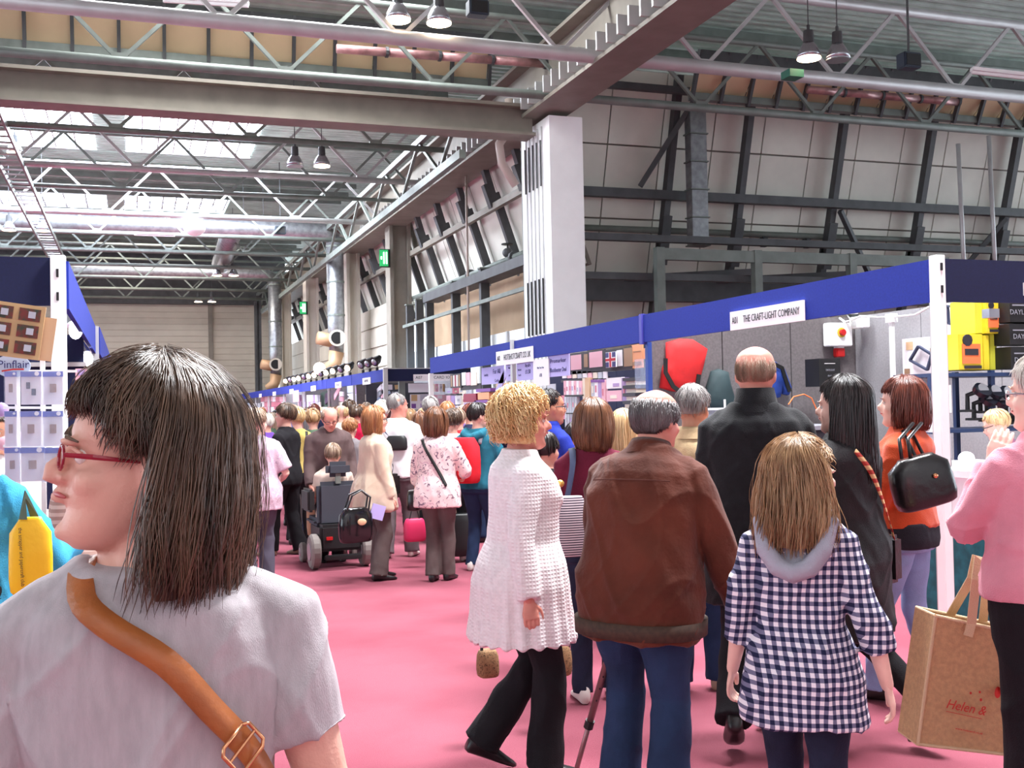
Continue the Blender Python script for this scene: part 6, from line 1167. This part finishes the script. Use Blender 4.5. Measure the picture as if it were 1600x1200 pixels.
g7 = person('lilac blouse woman', 'woman with short greying hair in a speckled lilac blouse, back turned', 398, 9.6, 1.555, -4, look=35, sex='f', g=.045, vox=.012, arms=((14, 4, 20, 0), (24, -4, 80, 20)), feet=((-.08, -.1, 0), (.1, .1, 0)), skin=SKINP, hair=dict(L=0, vol=.016, n=700, r=.003, side=94, back=120, curl=.004), haircol='greying brown', top=dict(m=LILA, t=.026, hem=.74, flare=.03, sleeve='short', sl=.85, st=.03, name='blouse'), bottom=dict(m=clothmat('slate trousers', (84, 82, 96)), w=.02, flare=.008))
g8 = person('purple shopper', 'white-haired shopper in a bright purple top behind the lilac blouse', 416, 13.5, 1.50, -20, sex='f', vox=.015, hair=dict(L=0, vol=.014, n=300, r=.004), haircol='white', top=dict(m=clothmat('purple cloth', (110, 74, 160))), bottom=dict(m=TROB))
g9 = person('teal jacket shopper', 'black-haired shopper in a teal hooded jacket wearing a red rucksack', 745, 10.3, 1.57, 30, look=70, sex='f', g=.02, vox=.013, arms=((10, 20, 60, 10), (14, 20, 60, 10)), feet=((-.1, 0, 0), (.1, .08, 0)), hair=dict(L=.0, vol=.012, n=500, r=.003), haircol='black', top=dict(m=TEALJ, t=.03, hem=.84, st=.028, hood=True, name='jacket'), bottom=dict(m=DENIM, w=.014), shoes=SHOEW)
e, Mz = bag('red_rucksack', 'red rucksack worn on the teal jacket', g9['M'] @ g9['W']((-.02, -.24, 1.14)), .30, .20, .42, REDN, rz=g9['rz'], taper=.7)
for sd in (-1, 1): strap(g9, 0, 'strap', CL['grey card'], [g9['W'](p) for p in ((sd * .10, -.14, 1.30), (sd * .11, -.10, 1.41), (sd * .11, .02, 1.44), (sd * .12, .12, 1.36), (sd * .14, .12, 1.2))], .035, e)
MB().box(e.location + Vector((0, -.1, -.05)), (.2, .04, .18)).build('front_pocket', REDN, e, bevel=.015)
g10 = person('curly haired shopper', 'woman with dark curly hair in a white shirt between floral blouse and teal jacket', 706, 11.0, 1.50, 4, sex='f', vox=.014, hair=dict(L=.0, vol=.030, n=700, r=.004, curl=.008), haircol='dark brown', top=dict(m=clothmat('white shirt cloth', (228, 222, 228))), bottom=dict(m=TROB), shoes=SHOEW)
e, Mz = bag('trolley_bag', 'black wheeled trolley bag behind the red rucksack shopper', at(722, 835, D=10.9), .30, .18, .42, BLACK); q = e.location; 
for dx in (-.1, .1): MB().tube([q + Vector((dx, 0, .2)), q + Vector((dx, 0, .62))], .008, 6).build('pull_bar', ALU, e); MB().tube([q + Vector((dx * 1.3 - .015, 0, -q.z + .045)), q + Vector((dx * 1.3 + .015, 0, -q.z + .045))], .045, 12).build('wheel', RUB, e); MB().beam(q + Vector((dx, 0, -.18)), (q.x + dx, q.y, .05), .02, .02).build('strut', BLACK, e)
e, Mz = bag('pink_bag', 'bright pink shopping bag hanging low between the white T-shirt man and floral blouse', at(648, 828, D=10.6), .22, .12, .22, mat('hot pink bag', (206, 40, 90), .5), taper=.8); MB().tube([e.location + Vector((-.05, 0, .1)), e.location + Vector((0, 0, .3)), e.location + Vector((.05, 0, .1))], .008, 6).build('handle', BLACK, e)
g11 = person('red rucksack shopper', 'shopper in a raspberry red top seen above the beige cardigan', 556, 14.5, 1.585, 15, sex='f', vox=.015, hair=dict(L=0, vol=.016, n=300, r=.004), haircol='dark brown', top=dict(m=clothmat('raspberry top', (200, 28, 70))), bottom=dict(m=TROB))
g12 = person('ginger permed shopper', 'ginger permed shopper just above the wheelchair headrest', 546, 12.6, 1.42, 20, sex='f', vox=.015, hair=dict(L=0, vol=.022, n=400, r=.004, curl=.008), haircol='ginger', top=dict(m=clothmat('grey jumper', (130, 122, 126))), bottom=dict(m=TROB))
# ------------------------------------------------------------------ far crowd: five figures, copied with other colours
protos = []
for k, (sx_, hs, hd) in enumerate((('f', 'bob', dict(L=.02, vol=.02, n=90, r=.006, k=8)), ('m', 'short', dict(L=0, vol=.008, n=90, r=.006, k=8)), ('f', 'curly', dict(L=0, vol=.026, n=160, r=.007, curl=.01, k=8)), ('m', 'balding', dict(bald=60, vol=.006, n=120, r=.005, k=6)), ('f', 'long', dict(L=.16, vol=.016, n=90, r=.006, k=8)))):
    f = person('proto%d' % k, 'x', 500, 20, 1.6, 0, sex=sx_, g=.02, vox=.024, hair=hd, haircol='brown', top=dict(m=clothmat('plain top', (150, 140, 140)), hem=.82), bottom=dict(m=TROB, w=.018), feet=((-.1, -.05, 0), (.1, .1, 0))); protos.append((f, hs))
tops = [('white', (228, 224, 226)), ('navy', (34, 38, 66)), ('black', (30, 28, 30)), ('grey', (130, 126, 130)), ('red', (170, 40, 48)), ('pink', (216, 150, 166)), ('beige', (196, 174, 150)), ('blue', (60, 84, 140)), ('purple', (104, 80, 130)), ('green', (80, 104, 84)), ('cream', (224, 210, 186))]
hc = ['brown', 'blond', 'grey', 'dark brown', 'ginger', 'greying brown', 'black', 'auburn', 'white', 'light brown', 'dark grey']
spots = [(350, 20, 0), (365, 24, 2), (378, 17, 3), (398, 15, 4), (408, 21, 1), (424, 18, 4), (430, 28, 0), (448, 22, 1), (470, 16, 0), (474, 25, 2), (482, 14.2, 4), (490, 19, 0), (497, 30, 1), (488, 13.4, 2), (520, 17, 3), (527, 22, 1), (533, 14.6, 3), (541, 26, 4), (545, 16.5, 2), (563, 19, 0), (572, 23, 2), (590, 17.5, 1), (600, 24, 4), (596, 13.6, 2), (640, 15.5, 0), (646, 21, 2), (655, 12.4, 4), (660, 17.5, 1), (672, 13.2, 2), (690, 14.2, 0), (698, 12.6, 1), (715, 12.3, 1), (723, 13.2, 3), (735, 12.5, 1), (752, 12.9, 0), (356, 31, 1), (388, 32, 0), (440, 34, 3), (461, 38, 2), (505, 36, 0), (455, 14.6, 3), (372, 13, 2)]
used = set(); kk = 0
for i, (px, D, pk) in enumerate(spots):
    f, hs = protos[pk]; 
    while True:
        tn, tc_ = tops[(i * 3 + kk) % len(tops)]; hn = hc[(i * 5 + kk * 7) % len(hc)]; kk += 1
        if (tn, hn, hs) not in used: used.add((tn, hn, hs)); break
    p = at(px, 600, D=D); first = not any(u[0] == pk for u in [(spots[j][2],) for j in range(i)])
    src = f['root']; r = src if first else src.copy()
    if not first: C.objects.link(r)
    r.location = (p.x, p.y, 0); sc_ = rnd.uniform(.93, 1.04); r.scale = (sc_, sc_, sc_); r.rotation_euler = (0, 0, -math.atan2(p.x, p.y) + rnd.choice((0, 0, .5, -.6, 1.3, -1.4, 2.6)))
    r['label'] = 'distant %s shopper with %s hair and %s top' % ({'bob': 'bobbed', 'short': 'short-haired', 'curly': 'curly', 'balding': 'balding', 'long': 'long-haired'}[hs], hn, tn); r['group'] = 'distant shoppers in the aisle'
    for ch in (list(src.children) if first else [c for c in f['root'].children]):
        c_ = ch if first else ch.copy()
        if not first: C.objects.link(c_); c_.parent = r; c_.matrix_parent_inverse = ch.matrix_parent_inverse.copy()
        if c_.name.startswith('hair'): nm = H_[hn]
        elif c_.name.startswith('top'): nm = clothmat('plain %s top' % tn, tc_)
        elif c_.name.startswith('trousers'): nm = (TROB, DENIM, GREYT, CHINO)[i % 4]
        else: continue
        c_.material_slots[0].link = 'OBJECT'; c_.material_slots[0].material = nm
bpy.data.scenes.remove(_bk)
